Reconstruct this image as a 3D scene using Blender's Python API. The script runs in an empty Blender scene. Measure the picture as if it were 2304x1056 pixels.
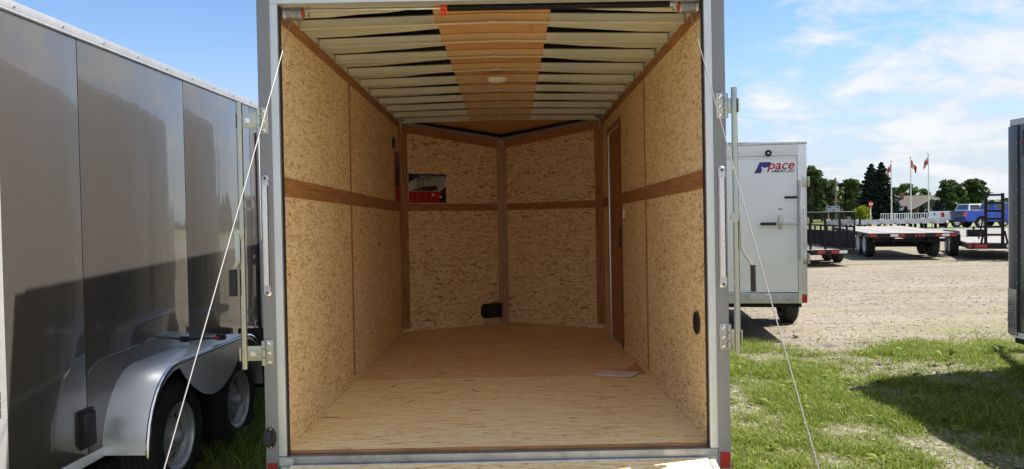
import bpy, bmesh, math, random
import numpy as np
from mathutils import Vector, Matrix, noise as mnoise
R = math.radians
random.seed(7); rng = np.random.default_rng(7)
scn = bpy.context.scene
COL = scn.collection

# ------------------------------------------------------------------ camera
FPX, PW, PH = 1728.0, 2304.0, 1056.0
TILT = R(0.9)                                   # the open trailer stands slightly nose-down
FZ = 0.50                                       # height of its floor above the ground at the rear
TM = Matrix.Rotation(-TILT, 3, 'X')
def cam_axes(yaw, pitch, roll):
    cy, sy, cp, sp = math.cos(yaw), math.sin(yaw), math.cos(pitch), math.sin(pitch)
    f = Vector((sy*cp, cy*cp, sp)); r = Vector((cy, -sy, 0)); u = r.cross(f)
    c, s = math.cos(roll), math.sin(roll)
    return c*r + s*u, -s*r + c*u, f
CR, CU, CF = [TM @ a for a in cam_axes(0.0039, -0.0116, -0.0188)]
CP = TM @ Vector((0.0672, -3.672, 1.0555 + FZ))
cd = bpy.data.cameras.new('camera'); cam = bpy.data.objects.new('camera', cd); COL.objects.link(cam)
cd.sensor_fit = 'HORIZONTAL'; cd.sensor_width = 36.0; cd.lens = FPX*36.0/PW
cd.clip_start = 0.05; cd.clip_end = 3000
cam.matrix_world = Matrix(((CR.x, CU.x, -CF.x, CP.x), (CR.y, CU.y, -CF.y, CP.y), (CR.z, CU.z, -CF.z, CP.z), (0, 0, 0, 1)))
scn.camera = cam
def at(px, py, d):                              # point seen at a pixel, d metres ahead
    return CP + d*(CF + CR*((px-PW/2)/FPX) - CU*((py-PH/2)/FPX))
def xz(px, d):                                  # ground-plan point in the direction of a pixel column
    p = at(px, 470, d); return p.x, p.y

# ------------------------------------------------------------------ sky and sun
SUNV = Vector((0.72, 0.14, 1.0)).normalized()   # towards the sun
world = bpy.data.worlds.new('World'); scn.world = world; world.use_nodes = True
wn, wl = world.node_tree.nodes, world.node_tree.links
wn.clear()
def N(tree, t, **kw):
    n = tree.nodes.new(t)
    for k, v in kw.items():
        if k.startswith('i_'): n.inputs[k[2:].replace('_', ' ')].default_value = v
        else: setattr(n, k, v)
    return n
W = world.node_tree
sky = N(W, 'ShaderNodeTexSky', sky_type='NISHITA', sun_disc=False)
sky.sun_elevation = math.asin(SUNV.z); sky.sun_rotation = math.atan2(SUNV.x, SUNV.y)
sky.altitude = 300; sky.air_density = 1.0; sky.dust_density = 0.25; sky.ozone_density = 2.0
tc = N(W, 'ShaderNodeTexCoord')
sp = N(W, 'ShaderNodeSeparateXYZ'); wl.new(tc.outputs['Generated'], sp.inputs[0])
zc = N(W, 'ShaderNodeMath', operation='MAXIMUM'); wl.new(sp.outputs['Z'], zc.inputs[0]); zc.inputs[1].default_value = 0.0
za = N(W, 'ShaderNodeMath', operation='ADD'); wl.new(zc.outputs[0], za.inputs[0]); za.inputs[1].default_value = 0.26
dx = N(W, 'ShaderNodeMath', operation='DIVIDE'); wl.new(sp.outputs['X'], dx.inputs[0]); wl.new(za.outputs[0], dx.inputs[1])
dy = N(W, 'ShaderNodeMath', operation='DIVIDE'); wl.new(sp.outputs['Y'], dy.inputs[0]); wl.new(za.outputs[0], dy.inputs[1])
cv = N(W, 'ShaderNodeCombineXYZ'); wl.new(dx.outputs[0], cv.inputs[0]); wl.new(dy.outputs[0], cv.inputs[1]); cv.inputs[2].default_value = 3.7
n1 = N(W, 'ShaderNodeTexNoise'); wl.new(cv.outputs[0], n1.inputs['Vector'])
n1.inputs['Scale'].default_value = 3.6; n1.inputs['Detail'].default_value = 9; n1.inputs['Roughness'].default_value = 0.58; n1.inputs['Distortion'].default_value = 0.25
n2 = N(W, 'ShaderNodeTexNoise'); wl.new(cv.outputs[0], n2.inputs['Vector'])
n2.inputs['Scale'].default_value = 0.22; n2.inputs['Detail'].default_value = 1.5
a0 = N(W, 'ShaderNodeMath', operation='MULTIPLY_ADD'); wl.new(n2.outputs[0], a0.inputs[0]); a0.inputs[1].default_value = 0.5; wl.new(n1.outputs[0], a0.inputs[2])
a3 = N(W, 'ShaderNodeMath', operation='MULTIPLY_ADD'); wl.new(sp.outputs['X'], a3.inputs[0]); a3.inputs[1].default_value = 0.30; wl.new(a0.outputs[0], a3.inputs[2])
ad = N(W, 'ShaderNodeMath', operation='MULTIPLY_ADD'); wl.new(sp.outputs['Y'], ad.inputs[0]); ad.inputs[1].default_value = -0.20; wl.new(a3.outputs[0], ad.inputs[2])  # thickens the unseen cloud behind the camera, added as fill light
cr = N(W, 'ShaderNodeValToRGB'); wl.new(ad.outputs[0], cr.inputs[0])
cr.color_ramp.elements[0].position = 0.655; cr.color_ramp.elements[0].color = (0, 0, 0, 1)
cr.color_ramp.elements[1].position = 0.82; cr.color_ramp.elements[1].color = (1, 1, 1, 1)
tint = N(W, 'ShaderNodeMix', data_type='RGBA', blend_type='MULTIPLY'); tint.inputs[0].default_value = 1.0
wl.new(sky.outputs[0], tint.inputs[6]); tint.inputs[7].default_value = (0.64, 0.735, 0.84, 1)
hz = N(W, 'ShaderNodeMapRange', interpolation_type='SMOOTHSTEP'); wl.new(zc.outputs[0], hz.inputs[0])
hz.inputs[1].default_value = 0.0; hz.inputs[2].default_value = 0.27; hz.inputs[3].default_value = 0.80; hz.inputs[4].default_value = 0.0
mh = N(W, 'ShaderNodeMix', data_type='RGBA'); wl.new(hz.outputs[0], mh.inputs[0]); wl.new(tint.outputs[2], mh.inputs[6]); mh.inputs[7].default_value = (2.6, 2.95, 3.5, 1)
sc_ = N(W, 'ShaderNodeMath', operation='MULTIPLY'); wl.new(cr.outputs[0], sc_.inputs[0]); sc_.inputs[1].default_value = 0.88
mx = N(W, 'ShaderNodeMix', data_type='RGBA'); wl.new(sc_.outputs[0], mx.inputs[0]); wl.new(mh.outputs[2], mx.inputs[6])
ccr = N(W, 'ShaderNodeValToRGB'); wl.new(n1.outputs[0], ccr.inputs[0])
ccr.color_ramp.elements[0].position = 0.42; ccr.color_ramp.elements[0].color = (3.4, 3.6, 3.9, 1)
ccr.color_ramp.elements[1].position = 0.66; ccr.color_ramp.elements[1].color = (4.30, 4.36, 4.46, 1)
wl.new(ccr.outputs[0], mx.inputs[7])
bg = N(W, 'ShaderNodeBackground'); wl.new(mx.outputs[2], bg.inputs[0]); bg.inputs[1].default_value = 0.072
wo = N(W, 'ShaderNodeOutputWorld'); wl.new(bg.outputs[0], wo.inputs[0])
sl = bpy.data.lights.new('sun', 'SUN'); sl.energy = 3.8; sl.angle = R(0.55); sl.color = (1.0, 0.95, 0.87)
so = bpy.data.objects.new('sun', sl); COL.objects.link(so); so.location = (20, 5, 40)
so.rotation_euler = SUNV.to_track_quat('Z', 'Y').to_euler()
vs = scn.view_settings; vs.view_transform = 'Standard'; vs.look = 'None'; vs.exposure = 1.66; vs.gamma = 1.0
scn.cycles.max_bounces = 12; scn.cycles.diffuse_bounces = 8; scn.cycles.glossy_bounces = 5
scn.cycles.use_denoising = True; scn.cycles.sample_clamp_indirect = 6

# ------------------------------------------------------------------ materials
M = {}
def nt(name):
    m = bpy.data.materials.new(name); m.use_nodes = True; t = m.node_tree
    b = t.nodes['Principled BSDF']; M[name] = m
    return m, t, b
def L(t, a, b): t.links.new(a, b)
def ramp(t, fac, stops):
    r = N(t, 'ShaderNodeValToRGB'); L(t, fac, r.inputs[0]); e = r.color_ramp.elements
    while len(e) < len(stops): e.new(0.5)
    for k, (p, c) in enumerate(stops): e[k].position = p; e[k].color = (*c, 1) if len(c) == 3 else c
    return r
def coords(t, axes='xyz', scale=(1, 1, 1), rot=0, kind='Object'):
    c = N(t, 'ShaderNodeTexCoord'); o = c.outputs[kind]
    if axes != 'xyz':
        s = N(t, 'ShaderNodeSeparateXYZ'); L(t, o, s.inputs[0]); k = N(t, 'ShaderNodeCombineXYZ')
        for i, a in enumerate(axes): L(t, s.outputs[a.upper()], k.inputs[i])
        o = k.outputs[0]
    mp = N(t, 'ShaderNodeMapping'); L(t, o, mp.inputs[0]); mp.inputs['Scale'].default_value = scale; mp.inputs['Rotation'].default_value = (0, 0, rot)
    return mp.outputs[0]
def noise(t, vec, scale=5, detail=4, rough=0.55, dist=0.0):
    n = N(t, 'ShaderNodeTexNoise'); L(t, vec, n.inputs['Vector'])
    n.inputs['Scale'].default_value = scale; n.inputs['Detail'].default_value = detail; n.inputs['Roughness'].default_value = rough; n.inputs['Distortion'].default_value = dist
    return n.outputs[0]
def bump(t, b, h, strength=0.2, dist=0.01):
    n = N(t, 'ShaderNodeBump'); L(t, h, n.inputs['Height']); n.inputs['Strength'].default_value = strength; n.inputs['Distance'].default_value = dist
    L(t, n.outputs[0], b.inputs['Normal'])
def pm(name, col, rough=0.5, metal=0.0, var=0.12, scale=8, bmp=0.0, coat=0.0, rvar=0.1, stretch=(1, 1, 1), bscale=None):
    m, t, b = nt(name)
    v = coords(t, scale=stretch)
    n = noise(t, v, scale, 5, 0.6)
    c0 = [max(0, x*(1-var)) for x in col]; c1 = [min(1, x*(1+var)) for x in col]
    r = ramp(t, n, [(0.3, c0), (0.7, c1)]); L(t, r.outputs[0], b.inputs['Base Color'])
    b.inputs['Metallic'].default_value = metal
    mr = N(t, 'ShaderNodeMapRange'); L(t, noise(t, v, scale*2.3, 3), mr.inputs[0]); mr.inputs[3].default_value = max(0.02, rough-rvar); mr.inputs[4].default_value = min(1, rough+rvar)
    L(t, mr.outputs[0], b.inputs['Roughness'])
    if coat: b.inputs['Coat Weight'].default_value = coat; b.inputs['Coat Roughness'].default_value = 0.04
    if bmp: bump(t, b, noise(t, v, bscale or scale*4, 4), bmp, 0.004)
    return m
def osb(name, axes, rot=0.0, size=1.0, warm=1.0, aniso=4.2, dark=0.09, squig=0.8, fine=0.22, red=1.0):
    m, t, b = nt(name)
    base = coords(t, axes)
    ds = N(t, 'ShaderNodeTexNoise'); L(t, base, ds.inputs['Vector']); ds.inputs['Scale'].default_value = 14; ds.inputs['Detail'].default_value = 3
    off = N(t, 'ShaderNodeVectorMath', operation='MULTIPLY_ADD'); L(t, ds.outputs['Color'], off.inputs[0]); off.inputs[1].default_value = (0.03, 0.03, 0.0); L(t, base, off.inputs[2])
    prev = None
    for i, (a, s) in enumerate(((0.0, 1.0), (0.55, 1.15), (-0.5, 0.62), (1.1, 1.4), (-1.2, 0.75), (0.2, 0.8), (0.9, 0.55))):
        mp = N(t, 'ShaderNodeMapping'); L(t, off.outputs[0], mp.inputs[0])
        mp.inputs['Rotation'].default_value = (0, 0, rot+a); k = 16*s/size; mp.inputs['Scale'].default_value = (k, k*aniso, 1); mp.inputs['Location'].default_value = (i*3.1, i*7.7, 0)
        vo = N(t, 'ShaderNodeTexVoronoi', voronoi_dimensions='2D'); L(t, mp.outputs[0], vo.inputs['Vector']); vo.inputs['Scale'].default_value = 1.0
        se = N(t, 'ShaderNodeSeparateColor'); L(t, vo.outputs['Color'], se.inputs[0])
        if prev is None: prev = (se.outputs[0], se.outputs[1])
        else:
            g = N(t, 'ShaderNodeMath', operation='GREATER_THAN'); L(t, se.outputs[0], g.inputs[0]); L(t, prev[0], g.inputs[1])
            mxn = N(t, 'ShaderNodeMix', data_type='FLOAT'); L(t, g.outputs[0], mxn.inputs[0]); L(t, prev[1], mxn.inputs[2]); L(t, se.outputs[1], mxn.inputs[3])
            mm = N(t, 'ShaderNodeMath', operation='MAXIMUM'); L(t, se.outputs[0], mm.inputs[0]); L(t, prev[0], mm.inputs[1])
            prev = (mm.outputs[0], mxn.outputs[0])
    fine_ = N(t, 'ShaderNodeMapping'); L(t, base, fine_.inputs[0]); fine_.inputs['Rotation'].default_value = (0, 0, rot); fine_.inputs['Scale'].default_value = (9, 140, 1)
    fn = noise(t, fine_.outputs[0], 1.0, 4, 0.6)
    big = noise(t, base, 2.2, 3)
    a1 = N(t, 'ShaderNodeMath', operation='MULTIPLY_ADD'); L(t, fn, a1.inputs[0]); a1.inputs[1].default_value = fine; L(t, prev[1], a1.inputs[2])
    a2 = N(t, 'ShaderNodeMath', operation='MULTIPLY_ADD'); L(t, big, a2.inputs[0]); a2.inputs[1].default_value = 0.45; L(t, a1.outputs[0], a2.inputs[2])
    sq = N(t, 'ShaderNodeMapping'); L(t, off.outputs[0], sq.inputs[0]); sq.inputs['Rotation'].default_value = (0, 0, rot); sq.inputs['Scale'].default_value = (22/size, 60/size, 1)
    s1 = noise(t, sq.outputs[0], 1.0, 2, 0.5, 1.2)
    s2 = N(t, 'ShaderNodeMath', operation='SUBTRACT'); L(t, s1, s2.inputs[0]); s2.inputs[1].default_value = 0.5
    s3 = N(t, 'ShaderNodeMath', operation='ABSOLUTE'); L(t, s2.outputs[0], s3.inputs[0])
    s4 = N(t, 'ShaderNodeMapRange'); L(t, s3.outputs[0], s4.inputs[0]); s4.inputs[1].default_value = 0.012; s4.inputs[2].default_value = 0.045; s4.inputs[3].default_value = 1.0; s4.inputs[4].default_value = 0.0
    s5 = N(t, 'ShaderNodeMapRange'); L(t, noise(t, base, 26/size, 3), s5.inputs[0]); s5.inputs[1].default_value = 0.50; s5.inputs[2].default_value = 0.60; s5.inputs[3].default_value = 0.0; s5.inputs[4].default_value = squig
    s6 = N(t, 'ShaderNodeMath', operation='MULTIPLY'); L(t, s4.outputs[0], s6.inputs[0]); L(t, s5.outputs[0], s6.inputs[1])
    a2b = N(t, 'ShaderNodeMath', operation='MULTIPLY_ADD'); L(t, s6.outputs[0], a2b.inputs[0]); a2b.inputs[1].default_value = -0.62; L(t, a2.outputs[0], a2b.inputs[2]); a2 = a2b
    w = warm; fo = (fine-0.22)*0.5
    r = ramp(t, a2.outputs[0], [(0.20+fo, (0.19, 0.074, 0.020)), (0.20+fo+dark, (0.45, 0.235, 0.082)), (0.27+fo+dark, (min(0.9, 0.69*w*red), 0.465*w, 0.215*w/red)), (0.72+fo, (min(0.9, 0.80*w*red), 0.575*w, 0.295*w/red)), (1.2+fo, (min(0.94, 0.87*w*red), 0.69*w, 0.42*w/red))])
    L(t, r.outputs[0], b.inputs['Base Color']); b.inputs['Roughness'].default_value = 0.62
    b.inputs['Specular IOR Level'].default_value = 0.35
    bump(t, b, a1.outputs[0], 0.18, 0.002)
    return m
def wood(name, c0, c1, axes='xyz', stretch=(3, 60, 60), rough=0.6):
    m, t, b = nt(name)
    v = coords(t, axes, stretch)
    n = noise(t, v, 1.0, 5, 0.6, 0.6); n2_ = noise(t, coords(t, axes, tuple(s*3 for s in stretch)), 1.0, 3)
    a = N(t, 'ShaderNodeMath', operation='MULTIPLY_ADD'); L(t, n2_, a.inputs[0]); a.inputs[1].default_value = 0.4; L(t, n, a.inputs[2])
    r = ramp(t, a.outputs[0], [(0.45, c0), (0.95, c1)]); L(t, r.outputs[0], b.inputs['Base Color']); b.inputs['Roughness'].default_value = rough
    bump(t, b, a.outputs[0], 0.12, 0.002)
    return m
def galv(name, col=(0.62, 0.64, 0.66), rough=0.38, sc=30):
    m, t, b = nt(name)
    v = coords(t)
    vo = N(t, 'ShaderNodeTexVoronoi'); L(t, v, vo.inputs['Vector']); vo.inputs['Scale'].default_value = sc
    se = N(t, 'ShaderNodeSeparateColor'); L(t, vo.outputs['Color'], se.inputs[0])
    a = N(t, 'ShaderNodeMath', operation='MULTIPLY_ADD'); L(t, noise(t, v, 6, 5, 0.65), a.inputs[0]); a.inputs[1].default_value = 1.2; a.inputs[2].default_value = -0.25
    a2 = N(t, 'ShaderNodeMath', operation='MULTIPLY_ADD'); L(t, se.outputs[0], a2.inputs[0]); a2.inputs[1].default_value = 0.3; L(t, a.outputs[0], a2.inputs[2])
    r = ramp(t, a2.outputs[0], [(0.1, [x*0.62 for x in col]), (0.85, [min(1, x*1.1) for x in col])]); L(t, r.outputs[0], b.inputs['Base Color'])
    b.inputs['Metallic'].default_value = 0.85
    mr = N(t, 'ShaderNodeMapRange'); L(t, a2.outputs[0], mr.inputs[0]); mr.inputs[3].default_value = rough+0.12; mr.inputs[4].default_value = rough-0.1
    L(t, mr.outputs[0], b.inputs['Roughness'])
    return m
def leafy(name, cols, trans=0.25, rough=0.55):
    m, t, b = nt(name)
    at_ = N(t, 'ShaderNodeAttribute', attribute_name='shade')
    r = ramp(t, at_.outputs['Fac'], [(k/(len(cols)-1), c) for k, c in enumerate(cols)])
    L(t, r.outputs[0], b.inputs['Base Color']); b.inputs['Roughness'].default_value = rough; b.inputs['Specular IOR Level'].default_value = 0.25
    tr = N(t, 'ShaderNodeBsdfTranslucent'); L(t, r.outputs[0], tr.inputs[0])
    ms = N(t, 'ShaderNodeMixShader'); ms.inputs[0].default_value = trans
    L(t, b.outputs[0], ms.inputs[1]); L(t, tr.outputs[0], ms.inputs[2]); L(t, ms.outputs[0], t.nodes['Material Output'].inputs[0])
    return m

osb('osb_wall', 'yzx', rot=R(62), warm=1.0, dark=0.085, size=0.58, squig=1.15, aniso=4.4)
osb('osb_nose', 'xzy', rot=0.0, warm=0.97, dark=0.14, size=0.50, squig=1.15, aniso=2.6)
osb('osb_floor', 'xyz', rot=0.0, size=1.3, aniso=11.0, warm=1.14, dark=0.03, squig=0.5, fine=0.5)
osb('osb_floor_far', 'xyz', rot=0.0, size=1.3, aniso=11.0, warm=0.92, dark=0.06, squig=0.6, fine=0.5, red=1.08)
wood('luan_h', (0.22, 0.082, 0.024), (0.52, 0.25, 0.095), 'yzx', (4, 60, 20))
wood('luan_v', (0.22, 0.082, 0.024), (0.52, 0.25, 0.095), 'zyx', (4, 60, 20))
wood('luan_x', (0.22, 0.082, 0.024), (0.52, 0.25, 0.095), 'xzy', (4, 60, 20))
wood('luan_nose', (0.34, 0.18, 0.095), (0.52, 0.32, 0.19), 'zxy', (4, 50, 20))
wood('luan_roof', (0.52, 0.27, 0.11), (0.62, 0.35, 0.155), 'yxz', (3, 30, 20))
pm('bow_tan', (0.56, 0.40, 0.20), 0.5, 0.0, 0.08, 6)
wood('deck_plank', (0.17, 0.155, 0.145), (0.27, 0.25, 0.235), 'xyz', (40, 2, 10))
galv('galvanised'); galv('sill_steel', (0.40, 0.43, 0.47), 0.42, 18); pm('roof_steel', (0.72, 0.71, 0.58), 0.45, 0.25, 0.07, 5); galv('galv_small', (0.60, 0.63, 0.66), 0.5, 6)
pm('roof_skin', (0.62, 0.63, 0.50), 0.5, 0.15, 0.06, 3)
m_, t_, b_ = nt('zinc')                          # yellow-passivated zinc
rz = ramp(t_, noise(t_, coords(t_), 5, 3), [(0.3, (0.34, 0.40, 0.44)), (0.5, (0.50, 0.50, 0.39)), (0.7, (0.43, 0.46, 0.48))]); L(t_, rz.outputs[0], b_.inputs['Base Color'])
b_.inputs['Metallic'].default_value = 0.95; b_.inputs['Roughness'].default_value = 0.26
pm('aluminium', (0.78, 0.79, 0.80), 0.38, 0.7, 0.06, 12, rvar=0.08)
pm('rail_metal', (0.40, 0.41, 0.43), 0.4, 0.6, 0.08, 9, rvar=0.08)
pm('aluminium_trim', (0.62, 0.66, 0.68), 0.42, 0.55, 0.05, 9, rvar=0.06)
pm('fender_metal', (0.86, 0.87, 0.89), 0.25, 0.60, 0.02, 5, rvar=0.04)
pm('white_trim', (0.80, 0.81, 0.82), 0.42, 0.15, 0.04, 10)
pm('white_paint', (0.86, 0.87, 0.88), 0.32, 0.0, 0.02, 2, coat=0.4)
pm('post_grey', (0.215, 0.225, 0.24), 0.42, 0.1, 0.05, 5, coat=0.2)
mc = pm('charcoal_paint', (0.086, 0.078, 0.071), 0.34, 0.35, 0.05, 1.2, coat=1.0, rvar=0.05)
bump(mc.node_tree, mc.node_tree.nodes['Principled BSDF'], noise(mc.node_tree, coords(mc.node_tree, scale=(1, 2.2, 0.7)), 1.6, 2), 0.22, 0.02)
L(mc.node_tree, mc.node_tree.nodes['Bump'].outputs[0], mc.node_tree.nodes['Principled BSDF'].inputs['Coat Normal'])
pm('dark_grey_paint', (0.06, 0.063, 0.068), 0.4, 0.2, 0.05, 1.5, coat=0.5)
pm('gasket', (0.02, 0.02, 0.022), 0.6)
pm('black_plastic', (0.014, 0.014, 0.016), 0.6, 0, 0.2, 30)
pm('black_steel', (0.010, 0.010, 0.011), 0.55, 0.0, 0.25, 10)
M['black_steel'].node_tree.nodes['Principled BSDF'].inputs['Specular IOR Level'].default_value = 0.2
pm('frame_brown_black', (0.022, 0.017, 0.016), 0.5, 0, 0.25, 6)
M['frame_brown_black'].node_tree.nodes['Principled BSDF'].inputs['Specular IOR Level'].default_value = 0.2
pm('rubber', (0.022, 0.022, 0.023), 0.78, 0, 0.3, 18, bmp=0.2)
pm('rim_grey', (0.50, 0.51, 0.52), 0.42, 0.5, 0.06, 15)
pm('rim_white', (0.74, 0.76, 0.78), 0.4, 0, 0.06, 15)
pm('rim_dark', (0.12, 0.12, 0.125), 0.4, 0.5, 0.1, 15)
pm('red_plastic', (0.42, 0.012, 0.012), 0.3, 0, 0.1, 40, coat=0.3)
pm('red_reflector', (0.30, 0.004, 0.006), 0.35, 0, 0.15, 60)
pm('orange_cone', (0.70, 0.06, 0.02), 0.5, 0, 0.1, 30)
pm('white_plastic', (0.78, 0.77, 0.72), 0.5, 0, 0.03, 10)
pm('clear_lens', (0.70, 0.69, 0.73), 0.16, 0.25, 0.10, 90, coat=0.8)
pm('lens_diode', (0.86, 0.85, 0.88), 0.12, 0.8, 0.04, 90)
pm('cable_wire', (0.30, 0.29, 0.28), 0.45, 0.4, 0.1, 200)
pm('spring_black', (0.02, 0.019, 0.02), 0.4, 0.4, 0.2, 40)
pm('paper_pink', (0.80, 0.70, 0.72), 0.7, 0, 0.10, 25, stretch=(1, 8, 1))
pm('poster_paper', (0.50, 0.50, 0.48), 0.4, 0, 0.06, 10)
pm('poster_red', (0.42, 0.012, 0.018), 0.4, 0, 0.15, 20)
pm('poster_blue', (0.012, 0.03, 0.11), 0.4, 0, 0.2, 20)
pm('print_black', (0.012, 0.012, 0.012), 0.5)
pm('print_white', (0.78, 0.78, 0.78), 0.5)
pm('logo_red', (0.50, 0.008, 0.02), 0.35); pm('logo_blue', (0.012, 0.02, 0.24), 0.35); pm('logo_navy', (0.01, 0.016, 0.10), 0.35)
pm('truck_blue', (0.002, 0.065, 0.50), 0.3, 0.35, 0.04, 1, coat=1.0); pm('truck_white', (0.78, 0.79, 0.80), 0.3, 0, 0.02, 1, coat=0.8)
pm('truck_blue_dark', (0.02, 0.035, 0.09), 0.4, 0.2, 0.06, 2)
pm('glass_dark', (0.015, 0.018, 0.022), 0.06, 0, 0.1, 3, coat=1.0)
pm('chrome', (0.80, 0.80, 0.81), 0.16, 1.0, 0.03, 9)
pm('tail_red', (0.55, 0.01, 0.012), 0.2, 0, 0.1, 20, coat=0.8)
pm('sign_blue', (0.01, 0.05, 0.36), 0.45); pm('sign_red', (0.5, 0.02, 0.02), 0.45)
pm('bark', (0.10, 0.075, 0.055), 0.9, 0, 0.3, 6); pm('pole_wood', (0.16, 0.13, 0.10), 0.9, 0, 0.25, 4)
pm('shingle', (0.070, 0.056, 0.050), 0.9, 0, 0.22, 3); pm('house_brick', (0.24, 0.13, 0.09), 0.85, 0, 0.2, 3); pm('house_white', (0.62, 0.66, 0.72), 0.6, 0, 0.04, 1)
pm('flag_red', (0.50, 0.012, 0.02), 0.7); pm('flag_white', (0.72, 0.72, 0.74), 0.7)
pm('steel_pole', (0.66, 0.66, 0.66), 0.45, 0.3)
pm('stone', (0.22, 0.193, 0.158), 0.85, 0, 0.30, 9, bmp=0.3)
leafy('grass_blade', [(0.045, 0.085, 0.010), (0.125, 0.185, 0.020), (0.215, 0.275, 0.036), (0.37, 0.36, 0.11)], 0.42)
leafy('maple_leaf', [(0.014, 0.034, 0.008), (0.045, 0.085, 0.020), (0.135, 0.185, 0.05)], 0.22)
leafy('pale_leaf', [(0.045, 0.070, 0.022), (0.085, 0.115, 0.035), (0.16, 0.18, 0.07)], 0.22)
leafy('lime_leaf', [(0.10, 0.13, 0.008), (0.22, 0.25, 0.012), (0.32, 0.32, 0.03)], 0.2)
leafy('bright_leaf', [(0.035, 0.075, 0.015), (0.08, 0.15, 0.03), (0.14, 0.21, 0.05)], 0.25)
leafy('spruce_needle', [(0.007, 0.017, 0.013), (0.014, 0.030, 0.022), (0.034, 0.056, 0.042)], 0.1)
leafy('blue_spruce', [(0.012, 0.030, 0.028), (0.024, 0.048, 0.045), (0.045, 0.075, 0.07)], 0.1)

# gravel ground
m_, t_, b_ = nt('gravel')
gv = coords(t_)
vo = N(t_, 'ShaderNodeTexVoronoi'); L(t_, gv, vo.inputs['Vector']); vo.inputs['Scale'].default_value = 55
vo2 = N(t_, 'ShaderNodeTexVoronoi'); L(t_, gv, vo2.inputs['Vector']); vo2.inputs['Scale'].default_value = 20
se = N(t_, 'ShaderNodeSeparateColor'); L(t_, vo.outputs['Color'], se.inputs[0]); se2 = N(t_, 'ShaderNodeSeparateColor'); L(t_, vo2.outputs['Color'], se2.inputs[0])
nf_ = noise(t_, gv, 22, 8, 0.82); sh_ = N(t_, 'ShaderNodeMath', operation='MULTIPLY_ADD'); L(t_, se.outputs[0], sh_.inputs[0]); sh_.inputs[1].default_value = 0.35; L(t_, nf_, sh_.inputs[2])
av = N(t_, 'ShaderNodeMath', operation='MULTIPLY_ADD'); L(t_, se2.outputs[0], av.inputs[0]); av.inputs[1].default_value = 0.25; L(t_, sh_.outputs[0], av.inputs[2])
vd_ = N(t_, 'ShaderNodeTexVoronoi'); L(t_, gv, vd_.inputs['Vector']); vd_.inputs['Scale'].default_value = 16; sd_ = N(t_, 'ShaderNodeSeparateColor'); L(t_, vd_.outputs['Color'], sd_.inputs[0])
dk_ = N(t_, 'ShaderNodeMapRange'); L(t_, sd_.outputs[0], dk_.inputs[0]); dk_.inputs[1].default_value = 0.90; dk_.inputs[2].default_value = 0.93; dk_.inputs[3].default_value = 0.0; dk_.inputs[4].default_value = -0.35
av1 = N(t_, 'ShaderNodeMath', operation='ADD'); L(t_, av.outputs[0], av1.inputs[0]); L(t_, dk_.outputs[0], av1.inputs[1]); av = av1
av2 = N(t_, 'ShaderNodeMath', operation='MULTIPLY_ADD'); L(t_, noise(t_, coords(t_, scale=(0.28, 1.2, 1)), 1.0, 8, 0.70), av2.inputs[0]); av2.inputs[1].default_value = 1.45; L(t_, av.outputs[0], av2.inputs[2])
mrg = N(t_, 'ShaderNodeMapRange'); L(t_, av2.outputs[0], mrg.inputs[0]); mrg.inputs[1].default_value = 0.85; mrg.inputs[2].default_value = 2.2
gr = ramp(t_, mrg.outputs[0], [(0.0, (0.055, 0.046, 0.035)), (0.34, (0.150, 0.127, 0.096)), (0.58, (0.195, 0.167, 0.131)), (1.0, (0.31, 0.275, 0.225))])
mossn = ramp(t_, noise(t_, coords(t_, scale=(0.22, 0.5, 1)), 1.0, 6, 0.65), [(0.52, (0, 0, 0)), (0.70, (0.8, 0.8, 0.8))])
mg = N(t_, 'ShaderNodeMix', data_type='RGBA'); L(t_, mossn.outputs[0], mg.inputs[0]); L(t_, gr.outputs[0], mg.inputs[6]); mg.inputs[7].default_value = (0.150, 0.152, 0.055, 1)
L(t_, mg.outputs[2], b_.inputs['Base Color']); b_.inputs['Roughness'].default_value = 0.92; b_.inputs['Specular IOR Level'].default_value = 0.2
bump(t_, b_, av.outputs[0], 0.25, 0.010)
# turf soil under the grass blades
m_, t_, b_ = nt('turf_soil')
gv = coords(t_)
r1 = ramp(t_, noise(t_, gv, 9, 6, 0.65), [(0.35, (0.060, 0.075, 0.020)), (0.5, (0.10, 0.098, 0.045)), (0.68, (0.155, 0.135, 0.095))])
vs_t = N(t_, 'ShaderNodeTexVoronoi'); L(t_, gv, vs_t.inputs['Vector']); vs_t.inputs['Scale'].default_value = 42
ss_t = N(t_, 'ShaderNodeSeparateColor'); L(t_, vs_t.outputs['Color'], ss_t.inputs[0])
fl_t = ramp(t_, ss_t.outputs[0], [(0.62, (0, 0, 0)), (0.72, (1, 1, 1))])
mx_t = N(t_, 'ShaderNodeMix', data_type='RGBA'); L(t_, fl_t.outputs[0], mx_t.inputs[0]); L(t_, r1.outputs[0], mx_t.inputs[6])
sc_t = ramp(t_, ss_t.outputs[1], [(0.0, (0.13, 0.11, 0.085)), (1.0, (0.27, 0.24, 0.195))]); L(t_, sc_t.outputs[0], mx_t.inputs[7])
L(t_, mx_t.outputs[2], b_.inputs['Base Color']); b_.inputs['Roughness'].default_value = 0.95
bump(t_, b_, noise(t_, gv, 40, 4), 0.6, 0.02)
m_, t_, b_ = nt('meadow')
r1 = ramp(t_, noise(t_, coords(t_), 0.4, 6, 0.65), [(0.35, (0.075, 0.11, 0.022)), (0.65, (0.17, 0.19, 0.055))])
L(t_, r1.outputs[0], b_.inputs['Base Color']); b_.inputs['Roughness'].default_value = 0.95
m_, t_, b_ = nt('asphalt')
v_ = coords(t_)
r1 = ramp(t_, noise(t_, v_, 0.5, 7, 0.65), [(0.35, (0.14, 0.135, 0.125)), (0.65, (0.19, 0.182, 0.168))])
L(t_, r1.outputs[0], b_.inputs['Base Color']); b_.inputs['Roughness'].default_value = 0.9; bump(t_, b_, noise(t_, v_, 60, 3), 0.3, 0.01)

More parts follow.
